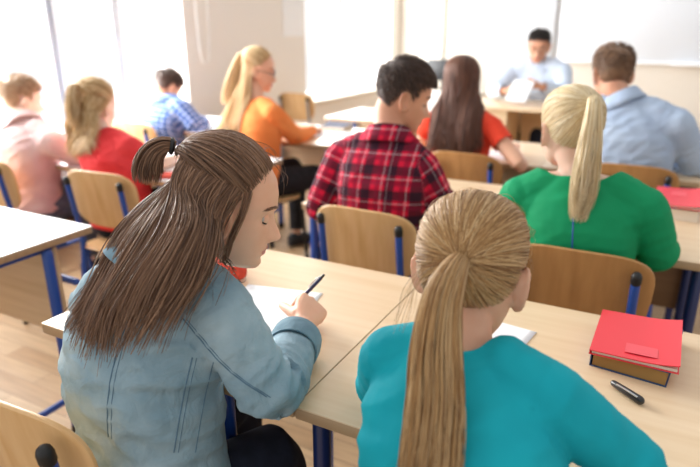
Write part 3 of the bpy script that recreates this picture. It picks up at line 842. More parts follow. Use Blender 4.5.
def glasses(j):
    M = j.M; m = MB(); l = MB()
    for s in (-1, 1):
        th = np.linspace(0, 2*np.pi, 21); P = np.array([A(s*.032 + .023*math.cos(t), .098 - .006*math.cos(t)*s*s*0, -.004 + .018*math.sin(t)) for t in th]); P[:, 1] -= .006*(np.abs(P[:, 0])/.05)**2
        m.add2(tube(P, .0014, 6, False)); 
        m.add2(tube(np.array([A(s*.055, .092, 0), A(s*.073, .07, .002), A(s*.078, -.01, .004)]), .0016, 6))
        ring = P[:-1]; l.add(np.vstack([ring, ring.mean(0)[None]]), [(i, (i+1) % 20, 20) for i in range(20)])
    m.add2(tube(np.array([A(-.009, .1, 0), A(0, .103, .002), A(.009, .1, 0)]), .0014, 6))
    m.xf(M); l.xf(M)
    o = m.build('glasses', 'shoe_dark', j.root); o.data.transform(Matrix.Translation(-Vector(j.org)))
    q = l.build('lens', 'lens_clear', o); q.data.transform(Matrix.Translation(-Vector(j.org)))
    return o
def hair_tie(j, pos, axis, r=.014, rt=.005, mat='black_plastic', parent=None):
    u = unit(axis); T, N, B = frames(np.array([pos-u*.01, pos, pos+u*.01])); th = np.linspace(0, 2*np.pi, 17)
    P = np.array([pos + r*(N[1]*math.cos(a) + B[1]*math.sin(a)) for a in th]); o = tube(P, rt, 8, False).build('hair_tie', mat, parent or j.root)
    o.data.transform(Matrix.Translation(-Vector(j.org))); return o
# ------------------------------------------------------------------ the room
XW, YF = -3.5, 8.15
WT = .26
def struct(o): o['kind'] = 'structure'; return o
struct(box((.55, 3.3, -.05), (8.6, 9.9, .1)).build('floor', 'floor_planks'))
fm = box((.5, YF+.1, 1.6), (8.5, .2, 3.2))
struct(fm.build('wall_front', 'front_paint'))
wins = [(1.2, 3.82), (5.65, 7.88)]; ZS, ZT = .64, 2.75
wm = MB(); ys = [-1.6] + [y for w in wins for y in w] + [YF]
for a, b in zip(ys[::2], ys[1::2]): wm.add2(box((XW-WT/2, (a+b)/2, 1.6), (WT, b-a, 3.2)))
for a, b in wins:
    wm.add2(box((XW-WT/2, (a+b)/2, ZS/2), (WT, b-a, ZS))); wm.add2(box((XW-WT/2, (a+b)/2, (ZT+3.2)/2), (WT, b-a, 3.2-ZT)))
struct(wm.build('wall_left', 'wall_paint', smooth=False))
for i, (a, b) in enumerate(wins):
    root = struct(empty('window_%d' % (i+1), (XW, (a+b)/2, ZS)))
    L = b-a; x = -WT+.05
    fr = MB()
    for z, h in ((.03, .06), (ZT-ZS-.03, .06)): fr.add2(box((x, 0, z), (.07, L, h), .006))
    for y in (-L/2+.03, L/2-.03): fr.add2(box((x, y, (ZT-ZS)/2), (.07, .06, ZT-ZS), .006))
    fo = fr.build('window_frame', 'frame_paint', root)
    cuts = [2.79-(a+b)/2, 3.33-(a+b)/2] if i == 0 else [6.72-(a+b)/2]
    cuts = ([1.75-(a+b)/2] + cuts) if i == 0 else cuts
    for y in cuts:
        mb = box((x, y-.03, (ZT-ZS)/2), (.06, .035, ZT-ZS), .006); mb.add2(box((x, y+.008, (ZT-ZS)/2), (.06, .035, ZT-ZS), .006)); mo_ = mb.build('mullion', 'mullion_paint', root)
        if i == 0 and abs(y+(a+b)/2-2.79) < .01: box((x, y-.011, (ZT-ZS)/2), (.075, .008, ZT-ZS), .002).build('gasket', 'gasket', mo_)
    e = [-L/2+.03] + cuts + [L/2-.03]
    for p, q in zip(e[:-1], e[1:]): box((x, (p+q)/2, (ZT-ZS)/2), (.006, q-p-.06, ZT-ZS-.06)).build('pane', 'window_glass', root, smooth=False)
    box((-.05, 0, -.012), (.34, L+.06, .045), .01).build('sill', 'trim_paint', root)
b = struct(box((XW+.01, 3.27, .05), (.02, 9.7, .1), .004).build('baseboard_left', 'trim_paint'))
b = struct(box((.5, YF-.01, .05), (7.9, .02, .1), .004).build('baseboard_front', 'trim_paint'))
struct(box((-2.86, YF-.02, 1.6), (.05, .04, 3.2), .006).build('trim_1', 'trim_paint'))
# whiteboard with a folded wing
wb = empty('whiteboard', (-.2, YF, 1.0)); tag(wb, 'large whiteboard with a folded left wing on the front wall', 'whiteboard')
box((.35, -.03, .7), (3.0, .03, 1.36), .004).build('board_panel', 'board_white', wb)
f = box((.35, -.035, .01), (3.04, .05, .03), .006); f.add2(box((.35, -.035, 1.39), (3.04, .05, .03), .006)); f.build('board_frame', 'frame_paint', wb)
box((-1.43, -.05, .72), (.5, .03, 1.36), .004).build('board_wing', 'board_white', wb)
box((.6, -.08, .0), (.9, .09, .02), .004).build('marker_tray', 'frame_paint', wb)
# poster paper and blind cord on the left wall
p = box((0, 0, 0), (.003, .38, .80)).build('wall_notice', 'paper', smooth=False); p.location = (XW+.003, 5.43, 1.72)
tag(p, 'blank white paper sheet pinned to the wall between the windows', 'paper sheet')
cz = [(XW+.03, 4.12, 3.1), (XW+.03, 4.10, 2.0), (XW+.03, 4.08, 1.25), (XW+.03, 4.02, 1.12), (XW+.03, 3.96, 1.25), (XW+.03, 3.95, 2.0), (XW+.03, 3.96, 3.1)]
c = tube(smooth_path(np.array(cz), 60), .009, 8).build('blind_cord', 'white_paint', origin=(XW+.03, 4.02, 1.12)); tag(c, 'white looped blind cord hanging beside the left window', 'cord')

# ------------------------------------------------------------------ furniture
def plate(w, h, thick, curve, corner=3.2, taper=0, n=40, edge=.7):
    """curved plywood plate in x (width) / z (height), bending towards +y at its sides"""
    th = np.linspace(0, 2*np.pi, n, endpoint=False); e = 2/corner
    c, s = np.cos(th), np.sin(th); ox = np.sign(c)*np.abs(c)**e; oz = np.sign(s)*np.abs(s)**e
    def P(k, y): 
        x = ox*k*w/2*(1+taper*oz*k); z = oz*k*h/2
        return np.stack([x, y + curve*(x/(w/2))**2, z], 1)
    R = [P(k, -thick/2) for k in (.02, .35, .7, .93, .985)] + [P(1, -thick/4), P(1, thick/4)] + [P(k, thick/2) for k in (.985, .93, .7, .35, .02)]
    return MB().add(*skin_rings(np.array(R)))
def make_chair(label, paint='blue_paint', wood='plywood', group=None):
    t = empty('school_chair', (0, 0, 0)); tag(t, label, 'chair', group)
    tilt = Matrix.Translation((0, -.183, .690)) @ Matrix.Rotation(R_(9), 4, 'X')
    plate(.39, .265, .010, .022, 3.6, .05).xf(tilt).build('backrest', wood, t)
    sm = plate(.39, .40, .011, .006, 3.6, -.03).xf(Matrix.Translation((0, .0, .445)) @ Matrix.Rotation(R_(-93), 4, 'X'))
    sm.build('seat', wood, t)
    for s in (-1, 1):
        P = smooth_path(np.array([(s*.150, -.216, .765), (s*.150, -.200, .65), (s*.152, -.178, .50), (s*.155, -.19, .36), (s*.172, -.235, .015)]), 26)
        l = tube(P, .0125, 12, flat=1).build('rear_leg', paint, t)
        d = unit(P[0]-P[1]); tube(np.array([P[0]-d*.006, P[0]+d*.012]), .0142, 12).build('cap', 'black_plastic', l)
        tube(np.array([P[-1]+A(0, 0, .012), P[-1]-A(0, 0, .004)]), .0155, 10).build('foot_cap', 'black_plastic', l)
        P = smooth_path(np.array([(s*.153, -.178, .425), (s*.155, .0, .424), (s*.155, .135, .424), (s*.160, .165, .39), (s*.172, .195, .015)]), 26)
        l = tube(P, .0115, 12).build('front_leg', paint, t)
        tube(np.array([P[-1]+A(0, 0, .012), P[-1]-A(0, 0, .004)]), .0155, 10).build('foot_cap', 'black_plastic', l)
    b = tube(np.array([(-.155, -.12, .424), (.155, -.12, .424)]), .010, 10); b.add2(tube(np.array([(-.155, .12, .424), (.155, .12, .424)]), .010, 10)); b.build('crossbar', paint, t)
    for s in (-1, 1):
        for z in (.62, .70): pass
    return t
def make_desk(label, top='birch_top', paint='blue_paint', panel='panel_wood', inset=.022, group=None, w=.698, d=.65):
    t = empty('school_desk', (0, 0, 0)); tag(t, label, 'desk', group)
    box((0, 0, .7495-.0015), (w, d, .003), .001, 1).build('tabletop', top, t)
    box((0, 0, .735), (w-.001, d-.001, .024), .003).build('core', 'desk_edge', bpy_last(t))
    for s in (-1, 1):
        x = s*(w/2-inset)
        for y in (-.265, .155):
            l = tube(np.array([(x, y, .02), (x, y, .70)]), .018, 14).build('leg', paint, t)
            tube(np.array([(x, y, .03), (x, y, .006)]), .021, 12).build('foot_cap', 'black_plastic', l)
        tube(np.array([(x, -.25, .15), (x, .14, .15)]), .012, 12).build('side_rail', paint, t)
        box((s*(w/2-inset-.035), 0, .708), (.03, .50, .028), .008).build('top_rail', paint, l)
    tube(np.array([(-w/2+.03, .25, .56), (w/2-.03, .25, .56)]), .013, 12).build('crossbar', paint, t)
    box((0, .195, .54), (w-.07, .016, .33), .004).build('modesty_panel', panel, t)
    return t
def bpy_last(t): return t.children[-1] if len(t.children) else t
def place(o, x, y, rz=0, z=0): o.location = (x, y, z); o.rotation_euler.z = R_(rz); return o
DG = 'single pupil desks set in rows'
desks = [
 ('inset', -.87, 1.095, 'birch desk under the writing hand of the girl in the denim jacket'),
 ('navy', -.17, 1.095, 'birch desk with the red book and the black marker, in front of the teal top'),
 ('birch', -.87, 2.235, 'birch desk in front of the boy in the red plaid shirt'),
 ('brown', -.17, 2.235, 'birch desk with a brown front panel in front of the girl in green'),
 ('birch', -.87, 3.335, 'birch desk in front of the long haired woman in the red top'),
 ('brown', -.17, 3.335, 'birch desk in front of the man in the sky blue shirt'),
 ('white', -2.06, 1.005, 'bare white topped desk at the left edge nearest the camera, across the aisle'),
 ('white', -2.10, 2.25, 'white topped desk in front of the blonde girl in red'),
 ('white', -2.80, 2.25, 'white topped desk by the window in front of the washed-out boy'),
 ('birch2', -2.08, 3.335, 'birch desk under the arm of the girl in the orange sweater'),
 ('white', -2.83, 3.335, 'white topped desk by the window in front of the boy in the blue checked shirt'),
 ('birch2', -2.00, 4.36, 'birch desk piled with papers, farthest along the window side'),
]
TOPS = dict(inset=('birch_top', 'blue_paint', 'panel_wood', .21), navy=('birch_top', 'navy_paint', 'panel_wood'), birch=('birch_top', 'blue_paint', 'panel_wood'), brown=('birch_top', 'navy_paint', 'panel_brown'), white=('white_top', 'blue_paint', 'panel_wood'), birch2=('birch_top', 'blue_paint', 'panel_wood'))
protos = {}
for k, x, y, lab in desks:
    if k not in protos: o = protos[k] = make_desk(lab, *TOPS[k])
    else: o = copy_tree(protos[k]); o['label'] = lab
    place(o, x, y); o['group'] = DG
# teacher's table
tt = empty('teacher_table', (-1.12, 5.16, 0)); tag(tt, 'pale wooden teacher table with closed front at the head of the class', 'table')
box((0, 0, .787), (1.25, .62, .026), .004).build('tabletop', 'birch_top', tt)
box((-.32, -.27, .387), (.56, .02, .774), .004).build('front_panel', 'panel_wood', tt)
for x in (-.60, -.03, .60): box((x, 0, .387), (.022, .56, .774), .003).build('side_panel', 'panel_wood', tt)
box((.28, .22, .5), (.58, .016, .5), .003).build('back_panel', 'panel_wood', tt)
CG = 'school chairs with curved plywood backs'
chairs = [
 ('b', -.925, .675, 0, 'plywood chair of the girl in the denim jacket, its black cap at lower left'),
 ('b', -.165, .755, 2, 'plywood chair under the girl in the teal top, mostly hidden behind her'),
 ('b', -.86, 1.93, -2, 'plywood chair with two blue tubes behind the boy in red plaid'),
 ('d', -.155, 1.86, 0, 'darker plywood chair with a blue tube behind the girl in green'),
 ('d', -.85, 3.03, -3, 'plywood chair with a blue tube behind the long haired woman in the red top'),
 ('d', -.10, 3.11, 0, 'plywood chair behind the man in the sky blue shirt'),
 ('b', -2.14, 1.90, 4, 'plywood chair with blue tubes behind the blonde girl in red'),
 ('b', -2.86, 1.86, 0, 'plywood chair under the washed-out boy at the left edge'),
 ('b', -3.12, 3.0, 4, 'plywood chair behind the boy in the blue checked shirt'),
 ('k', -2.10, 2.86, -15, 'black framed chair under the girl in the orange sweater'),
 ('g', -3.14, 5.05, 0, 'empty pale plywood chair against the wall between the windows'),
 ('b', -1.08, 5.80, 180, 'plywood chair under the man reading a paper at the front'),
]
KIND = dict(b=('blue_paint', 'plywood'), d=('blue_paint', 'plywood_dark'), k=('black_plastic', 'plywood'), g=('grey_metal', 'plywood'))
cp = {}
for k, x, y, rz, lab in chairs:
    if k not in cp: o = cp[k] = make_chair(lab, *KIND[k])
    else: o = copy_tree(cp[k]); o['label'] = lab
    place(o, x, y, rz); o['group'] = CG
# monitor on a low cabinet in the far corner
cb = empty('low_cabinet', (-2.55, 7.85, 0)); tag(cb, 'low pale cabinet in the far corner under the monitor', 'cabinet')
box((0, 0, .31), (.8, .45, .60), .004).build('carcass', 'front_paint', cb)
for s in (-1, 1):
    d = box((s*.197, -.232, .31), (.385, .018, .56), .003).build('cabinet_door', 'white_paint', cb); box((s*.03, -.248, .36), (.012, .02, .10), .003).build('handle', 'chrome', d)
box((0, 0, .01), (.76, .40, .02)).build('plinth', 'trim_paint', cb)
mo = empty('monitor', (-2.72, 7.83, .61)); tag(mo, 'dark computer monitor showing behind the long brown hair, on the low cabinet', 'monitor')
box((0, 0, .26), (.44, .03, .28), .006).build('screen_housing', 'monitor_black', mo); box((0, .03, .07), (.05, .03, .16), .004).build('stand', 'monitor_black', mo); box((0, .02, .008), (.22, .16, .016), .004).build('base', 'monitor_black', mo)

# ------------------------------------------------------------------ things on the desks
ZD = .7497
def sheet(x, y, w, h, rz, label, z=ZD+.0008, name='paper_sheet', mat='paper', group=None, curl=.0007):
    n = 12; v = []; 
    for i in range(n+1):
        for k in range(n+1):
            u, q = i/n-.5, k/n-.5; v.append((u*w, q*h, curl*(2*abs(u))**4*(.5+q) + curl*.5*max(0, q-.3)))
    f = [(i*(n+1)+k, (i+1)*(n+1)+k, (i+1)*(n+1)+k+1, i*(n+1)+k+1) for i in range(n) for k in range(n)]
    o = MB().add(v, f).build(name, mat); sd = o.modifiers.new('t', 'SOLIDIFY'); sd.thickness = .0006; sd.offset = 1
    place(o, x, y, rz, z); tag(o, label, 'paper', group); return o
sheet(-.79, 1.05, .21, .297, 12, 'white writing sheet under the hand of the girl in denim')
sheet(-.30, 1.20, .21, .15, -8, 'white paper corner showing past the shoulder of the teal top')
sheet(-.80, 3.20, .25, .20, -12, 'white sheet beside the bare arm of the woman in red')
sheet(-1.93, 2.10, .21, .297, 24, 'white sheet at the elbow of the blonde girl in red')
sheet(-2.25, 2.20, .21, .297, 5, 'white sheet before the blonde girl in red, flat on the white desk')
sheet(-2.72, 3.20, .30, .21, -8, 'white sheet under the arm of the boy in checked shirt')
sheet(-1.93, 3.35, .30, .21, 18, 'white sheet by the hand of the girl in orange')
sheet(-2.16, 3.48, .21, .297, -12, 'white sheet on the far edge of the desk of the girl in orange')
sheet(-2.18, 4.36, .30, .21, 14, 'white sheet lying left on the farthest window side desk')
sheet(-1.82, 4.46, .21, .297, -20, 'white sheet lying right on the farthest window side desk')
def book(w, d, h, x, y, z, rz, label, cover='red_cover', pages='pages', over=.003, soft=False, lab=None):
    t = empty('book', (x, y, z)); tag(t, label, 'book')
    tk = .002
    def cov(zz):
        n = 14; v = []; 
        for i in range(n+1):
            for k in range(5):
                u = i/n; q = k/4; zz2 = zz
                if soft: zz2 = zz + .008*max(0, u-.55)**2/.2*(1) + .004*u*q
                v.append(((u-.5)*w, (q-.5)*d, zz2))
        top = len(v); v2 = [(a, b, c+tk) for a, b, c in v]; f = []
        for i in range(n):
            for k in range(4):
                a = i*5+k; f.append((a, a+1, a+6, a+5)); f.append((a+top, a+5+top, a+6+top, a+1+top))
        edge = [i*5 for i in range(n+1)] + [n*5+k for k in range(1, 5)] + [i*5+4 for i in range(n-1, -1, -1)] + [k for k in range(3, 0, -1)]
        for a, b in zip(edge, edge[1:]+edge[:1]): f.append((a, b, b+top, a+top))
        return MB().add(v+v2, f)
    c = cov(h-tk); c.add2(box((0, 0, tk/2), (w, d, tk))); c.add2(box((-w/2+tk/2, 0, h/2), (tk, d, h-.001)))
    c.build('cover', cover, t)
    box((.001, 0, h/2), (w-2*over-.002, d-2*over, h-2*tk-.0004)).build('page_block', pages, t, smooth=False)
    if lab: 
        o = box((lab[0], lab[1], h+.0006+(.0016 if soft else 0)), (lab[2], lab[3], .0006)).build('cover_label', lab[4], t, smooth=False)
        if soft: o.rotation_euler.y = R_(-1.0)
    t.rotation_euler.z = R_(rz); return t
book(.142, .205, .033, .020, 1.262, ZD, -7, 'thick blue bound book with brown page edges, underneath the red book beside the black marker', 'blue_cover', 'pages_brown')
book(.160, .205, .010, .016, 1.255, ZD+.0335, -1, 'slim red book with a pale label patch, on top of the blue bound book', 'red_cover', 'pages', soft=True, lab=(.012, -.062, .058, .040, 'red_label'))
book(.155, .26, .040, .085, 2.475, ZD, -4, 'thick pale book under a red one by the green sleeve', 'pages', 'pages')
book(.160, .275, .009, .085, 2.47, ZD+.047, -2, 'slim red book topping the pale book by the green sleeve', 'red_cover', 'pages', soft=True, lab=(-.0, .04, .05, .07, 'red_label'))
def pen(p0, p1, r, label, name='pen', mat='pen_navy', tipmat='chrome', cat='pen', clip=True):
    p0, p1 = A(*p0), A(*p1); L = np.linalg.norm(p1-p0); u = (p1-p0)/L
    t = empty(name, p0); tag(t, label, cat)
    q = lambda s: u*s
    tube(np.array([q(.016), q(L*.5), q(L*.93)]), [r*.9, r, r*.95], 12).build('barrel', mat, t)
    tube(np.array([q(0), q(.006), q(.017)]), [r*.12, r*.35, r*.8], 10).build('tip', tipmat, t)
    tube(np.array([q(L*.91), q(L)]), [r*.8, r*.7], 10).build('button', 'pen_black', t)
    if clip:
        w = unit(np.cross(u, A(0, 0, 1))); w = np.cross(w, u); tube(np.array([q(L*.66)+w*r*1.5, q(L*.92)+w*r*1.3]), r*.28, 8).build('clip', tipmat, t)
    return t
PEN = pen((-.735, 1.075, ZD+.002), (-.636, 1.082, .868), .0046, 'dark blue ballpoint pen held by the girl in denim')
pen((.01, 2.34, .7935), (.105, 2.35, .7935), .0032, 'purple pen sticking out between the pale book and its red cover', mat='purple')
# marker cap lying by the book
mc = empty('marker', (.012, 1.088, ZD+.0085)); tag(mc, 'stubby black marker with a silver clip lying near the red book', 'marker')
tube(np.array([(-.030, 0, 0), (.0, 0, 0), (.030, 0, 0)]), [.0062, .0075, .0082], 14).build('marker_body', 'pen_black', mc)
box((.004, -.0045, .0062), (.048, .0042, .0022), .0008).build('clip', 'chrome', mc); mc.rotation_euler.z = R_(-38)
# red pencil case
pc = empty('pencil_case', (-1.055, 1.235, ZD)); tag(pc, 'soft red pencil case lying behind the brown hair on the desk', 'pencil case')
tube(np.array([(-.10, 0, .026), (0, 0, .028), (.10, 0, .026)]), [.024, .0265, .024], 20, ref=(0, 0, 1), power=2.6).build('pouch', 'red_felt', pc)
tube(np.array([(-.095, 0, .0525), (0, 0, .055), (.095, 0, .0525)]), .0025, 8).build('zip', 'blue_cover', pc)
pc.rotation_euler.z = R_(-28)
box((.0, 0, .006), (.16, .10, .012), .003).build('tmp2', 'red_felt')
o = bpy.data.objects['tmp2']; o.name = 'folder'; place(o, -2.02, 1.99, 20, ZD+.0005); tag(o, 'flat red folder on the white desk beside the red sleeve', 'folder')
o = book(.17, .24, .03, -1.98, 3.78-.2, ZD, 12, 'closed grey covered book near the hand of the girl in orange', 'grey_cloth', 'pages')

# ------------------------------------------------------------------ people
def P_(**k): return Fig(**k)
SEAT = dict(knZ=.52)
def legs(j, yaw=0, spread=.10, reach=.40):
    f = A(-math.sin(R_(j.pyaw)), math.cos(R_(j.pyaw)), 0); r = A(f[1], -f[0], 0); p = A(*j.pel)
    for S, s in (('R', 1), ('L', -1)):
        if not hasattr(j, 'kn'+S): setattr(j, 'kn'+S, tuple(p + f*reach + r*s*spread + A(0, 0, .0)))
        k = A(*getattr(j, 'kn'+S))
        if not hasattr(j, 'an'+S): setattr(j, 'an'+S, (k[0]-f[0]*.02, k[1]-f[1]*.02, .085))
def shift(j, dx, dy, dz=0):
    for k in ('che', 'nek', 'head', 'shR', 'elR', 'wrR', 'shL', 'elL', 'wrL'): v = getattr(j, k); setattr(j, k, (v[0]+dx, v[1]+dy, v[2]+dz))
    j.pel = (j.pel[0]+dx, j.pel[1]+dy, j.pel[2])
def azs(a): return (a+180) % 360-180

# --- girl in the denim jacket -------------------------------------------------
j = P_(pel=(-.785, .645, .535), che=(-.80, .69, .80), nek=(-.765, .76, .985), head=(-.700, .840, 1.090), hyaw=-54, hpitch=17, hroll=0, hs=.98, pyaw=-8,
       shR=(-.635, .715, .945), elR=(-.54, .735, .785), wrR=(-.622, .965, .797), shL=(-.925, .745, .905), elL=(-1.105, .825, .79), wrL=(-1.06, 1.02, .785),
       knR=(-.635, .875, .53), anR=(-.63, .86, .085), knL=(-.86, 1.02, .53), anL=(-.87, 1.02, .085), shoe='shoe_white', gaze=(10, -22),
       handR=dict(fwd=(-.28, .95, .06), up=(.62, .12, .78), curls=((48, 62, 30), (62, 66, 30), (72, 66, 30), (78, 66, 30)), thumb=(32, 34), thumb_in=14, spread=2, s=1.0),
       handL=dict(curls=(12, 14, 16, 20)))
make_person(j, 'girl in a denim jacket with long brown half up hair, writing and glancing right', 'skin', .0025, True, 'hair_brown')
jk, jbv = garment(j, 'jacket', 'denim', g=.026, gd=.020, gs=.012, gw=.016, sl=dict(R=1.76, L=1.84), hem=.13, neck=(.068,.066,0), voxel=.005, amp=.0095, seed=2, thick=.004)
collar(j, 'denim_edge', r=.074, h=.030, drop=.062, flare=.046, gap=30, parent=jk, off=.0, bvs=(jbv,))
cuff(j, 'R', 'denim_edge', jk, .80, .05, .021); cuff(j, 'L', 'denim_edge', jk, .86, .05, .021)
def tl(x, h, y=-.15):   # torso-local helper: x across, h up the spine, y behind
    S = spine(j); i = int(np.clip(h, 0, 1)*59); r1 = unit(A(*j.shR)-A(*j.shL)); return S[i] + r1*x + unit(np.cross(A(0, 0, 1), r1))*y
RY = tuple(unit(A(-.60, .70, -.36)))
def offs(L, d): return [(x+d, y, z) for x, y, z in L]
SL = [(-.684, .600, 1.015), (-.713, .570, .935), (-.737, .555, .844), (-.752, .550, .745)]; SR = [(-.595, .600, .907), (-.611, .585, .829), (-.636, .580, .727)]
SS = [(-.659, .660, .945), (-.595, .680, .863), (-.520, .690, .818)]
for L in (SL, SR, SS):
    seam(j, 'seam', L, jbv, jk, .0012, ray=RY); seam(j, 'seam', offs(L, .009), jbv, jk, .0007, ray=RY)
seam(j, 'seam', offs(SR, .045), jbv, jk, .0009, ray=RY)
seam(j, 'waist_seam', [tl(x, .24, -.14) for x in (-.17, -.1, 0, .1, .17)], jbv, jk)
trousers(j, 'jeans', 'navy_cloth')
tie_l = d_ae(186, 30); key = j.key; bvh = HEADS[key][2]; tieP = to_world(j.M, [scalp(bvh, tie_l, .022)])[0]
def w(*p): return tuple(to_world(j.M, [A(*p)])[0])
tail = [tieP, tieP + A(-.012, -.012, .004), tieP + A(-.028, -.024, -.008), tieP + A(-.037, -.034, -.034), tieP + A(-.038, -.038, -.066)]
parts = ponytail(key, j.M, (186, 30), tail, [.010, .017, .024, .028, .024], ns=1700, nt=420, r0=.0010, lift=.007, sel=lambda az, el: el > np.interp(abs(azs(az)), [0, 60, 80, 120, 180], [28, 15, 20, 28, 32]), h0=.010, capoff=.008, tie_h=.018)
# lower hair: falls down the back
gd = [
 [w(-.065, -.075, .03), A(-0.795, 0.740, 1.110), A(-0.850, 0.690, 1.022), A(-0.874, 0.650, 0.951), A(-0.868, 0.620, 0.880)],
 [w(-.03, -.10, .025), A(-0.724, 0.710, 1.118), A(-0.760, 0.650, 1.037), A(-0.787, 0.610, 0.962), A(-0.791, 0.580, 0.887)],
 [w(.02, -.105, .02), A(-0.672, 0.690, 1.122), A(-0.687, 0.630, 1.054), A(-0.713, 0.590, 0.982), A(-0.733, 0.570, 0.897)],
 [w(.062, -.080, .01), A(-0.628, 0.680, 1.118), A(-0.628, 0.620, 1.055), A(-0.663, 0.590, 0.986), A(-0.684, 0.570, 0.921)],
 [w(.078, -.040, -.0), A(-0.610, 0.690, 1.100), A(-0.600, 0.635, 1.048), A(-0.630, 0.600, 0.983), A(-0.651, 0.580, 0.929)],
 [w(.081, -.010, -.02), A(-0.600, 0.705, 1.080), A(-0.593, 0.660, 1.033), A(-0.620, 0.620, 0.983), A(-0.628, 0.600, 0.938)],
 [w(.078, .022, -.06), w(.080, .016, -.10), w(.074, .012, -.14), A(-.600, .72, .975)],
]
roots = []
for _ in range(2600):
    sd = RNG.random()
    if sd < .72: az = RNG.uniform(68, 195); s = np.interp(az, [58, 75, 90, 120, 150, 195], [4.9, 4.4, 3.9, 3.0, 2.2, 1.2]) + RNG.normal(0, .35)
    else: az = RNG.uniform(195, 300); s = np.interp(az, [195, 300], [1.2, 0]) + RNG.normal(0, .3)
    e0 = max(hairline(az), -12); el = RNG.uniform(e0, max(e0+8, 52))
    roots.append((az, el, float(np.clip(s, 0, 6))))
for _ in range(26): roots.append((62 + RNG.normal(0, 3), 24 + RNG.normal(0, 3), 6 - abs(RNG.normal(0, .12))))
fp = fall_paths(key, j.M, roots, gd, [jbv], n=18, wave=.004, thick=.016, jit=.007, trim=lambda s: (.84, 1.0) if s < 1.5 or RNG.random() < .25 else (.55, .85), h=.010, lift=.006, sm=22)
parts.append(strands(fp, .0011, .35, 18))
fw_ = []
for _ in range(60):   # loose fine hairs round the crown
    az, el = RNG.uniform(-180, 180), RNG.uniform(35, 85); d0 = d_ae(az, el); d1 = unit(d0 + RNG.normal(0, .35, 3)); fw_.append(to_world(j.M, sweep_path(bvh, d0, d1, .010, .016, 10, RNG.uniform(.004, .014))))
parts.append(strands(fw_, .0004, .4, 10))
cv = cap_mesh(key, j.M, .004); hr = hair_object('hair', 'hair_brown', j.root, j.org, parts + [cv])
hair_tie(j, tieP + A(-.004, -.004, .001), A(-.7, -.7, .2), .012, .0042, parent=hr)

# --- girl in the teal top -----------------------------------------------------
j = P_(pel=(-.15, .585, .535), che=(-.175, .665, .79), nek=(-.222, .775, .945), head=(-.232, .850, 1.040), hyaw=2, hpitch=14, hs=.97, pyaw=4, bw=.94,
       shR=(-.090, .742, .925), elR=(.055, .795, .805), wrR=(.0, .70, .62), shL=(-.318, .75, .915), elL=(-.375, .83, .795), wrL=(-.255, 1.01, .785), shoe='shoe_white',
       handR=dict(fwd=(-.9, .3, -.3)))
legs(j)
make_person(j, 'girl in a teal long sleeved top with a long honey blonde ponytail, seen from behind', 'skin', .0036, True, 'hair_honey')
tp, tbv = garment(j, 'top', 'teal_knit', g=.012, gd=.012, gs=.007, gw=.006, sl=1.95, hem=-.02, neck=(.068,.066,.0), voxel=.005, amp=.006, seed=5, thick=.003, fs=.9)
trousers(j, 'jeans', 'navy_cloth')
key = j.key; bvh = HEADS[key][2]
tie = (176, 7); tieP = to_world(j.M, [scalp(bvh, d_ae(*tie), .022)])[0]
tail = [tieP, A(-0.222, 0.705, 1.085), A(-0.224, 0.682, 1.055), A(-0.218, 0.655, 1.008), A(-0.204, 0.620, 0.956), A(-0.194, 0.585, 0.909), A(-0.187, 0.560, 0.856), A(-0.180, 0.540, 0.815)]
parts = ponytail(key, j.M, tie, tail, [.014, .025, .031, .035, .037, .038, .038, .028], ns=2600, nt=1500, r0=.0009, lift=.005, wave=.003, h0=.009, trim=(.85, 1), tie_h=.018, bvs=(tbv,))
fw_ = []
for _ in range(70):
    az, el = RNG.uniform(-180, 180), RNG.uniform(5, 85); d0 = d_ae(az, el); d1 = unit(d0 + RNG.normal(0, .3, 3)); fw_.append(to_world(j.M, sweep_path(bvh, d0, d1, .008, .014, 10, RNG.uniform(.002, .008))))
parts.append(strands(fw_, .0004, .4, 10))
# stray locks on the left and right of the tail
st = tail_paths(np.array([tieP+A(-.02, 0, 0), tieP+A(-.055, -.02, -.03), tieP+A(-.064, -.05, -.08), tieP+A(-.070, -.06, -.11)]), [.004, .012, .016, .02], 9, 16, .004)
0 and tail_paths(np.array([w2 for w2 in (to_world(j.M, [A(.05, -.07, -.06)])[0], to_world(j.M, [A(.045, -.10, -.12)])[0], to_world(j.M, [A(.06, -.15, -.19)])[0])]), [.004, .010, .014], 14, 16, .006)
parts.append(strands([push_out(p, [tbv], .004) for p in st], .0005, .4, 16))
hair_object('hair', 'hair_honey', j.root, j.org, parts + [cap_mesh(key, j.M, .004)])

# --- boy in the red plaid shirt --------------------------------------------------
j = P_(pel=(-.87, 1.90, .535), che=(-.885, 1.93, .79), nek=(-.885, 1.985, 1.02), head=(-.858, 2.055, 1.165), hyaw=-58, hpitch=18, hs=1.02, pyaw=-4, male=True, bw=.95,
       shR=(-.755, 1.985, .930), elR=(-.675, 2.02, .785), wrR=(-.80, 2.22, .79), shL=(-1.06, 1.955, .940), elL=(-1.125, 1.86, .735), wrL=(-1.03, 2.10, .785))
legs(j)
make_person(j, 'dark haired boy in a red plaid shirt, looking down to the right', 'skin_tan', .0055, False, 'hair_dark')
o, b = garment(j, 'shirt', 'plaid_red', g=.018, gd=.018, gs=.013, gw=.014, sl=1.93, hem=-.03, neck=(.066,.064,0), voxel=.007, amp=.006, seed=9)
collar(j, 'plaid_red', r=.070, h=.034, drop=.058, flare=.030, gap=28, parent=o, off=.004, bvs=(b,))
trousers(j, 'trousers', 'navy_cloth', voxel=.01)
tl_ = lambda az, el: .030 if el > 40 else np.interp(el, [-35, 0, 40], [.010, .014, .026])
parts = short_hair(j.key, j.M, 3600, .0013, HLM, tl_, lambda az, el: np.interp(el, [-40, -10, 20, 50, 90], [.003, .005, .010, .017, .020]), (165, 55), 0, .9)
hair_object('hair', 'hair_dark', j.root, j.org, parts + [cap_mesh(j.key, j.M, .005, HLM, 2)])

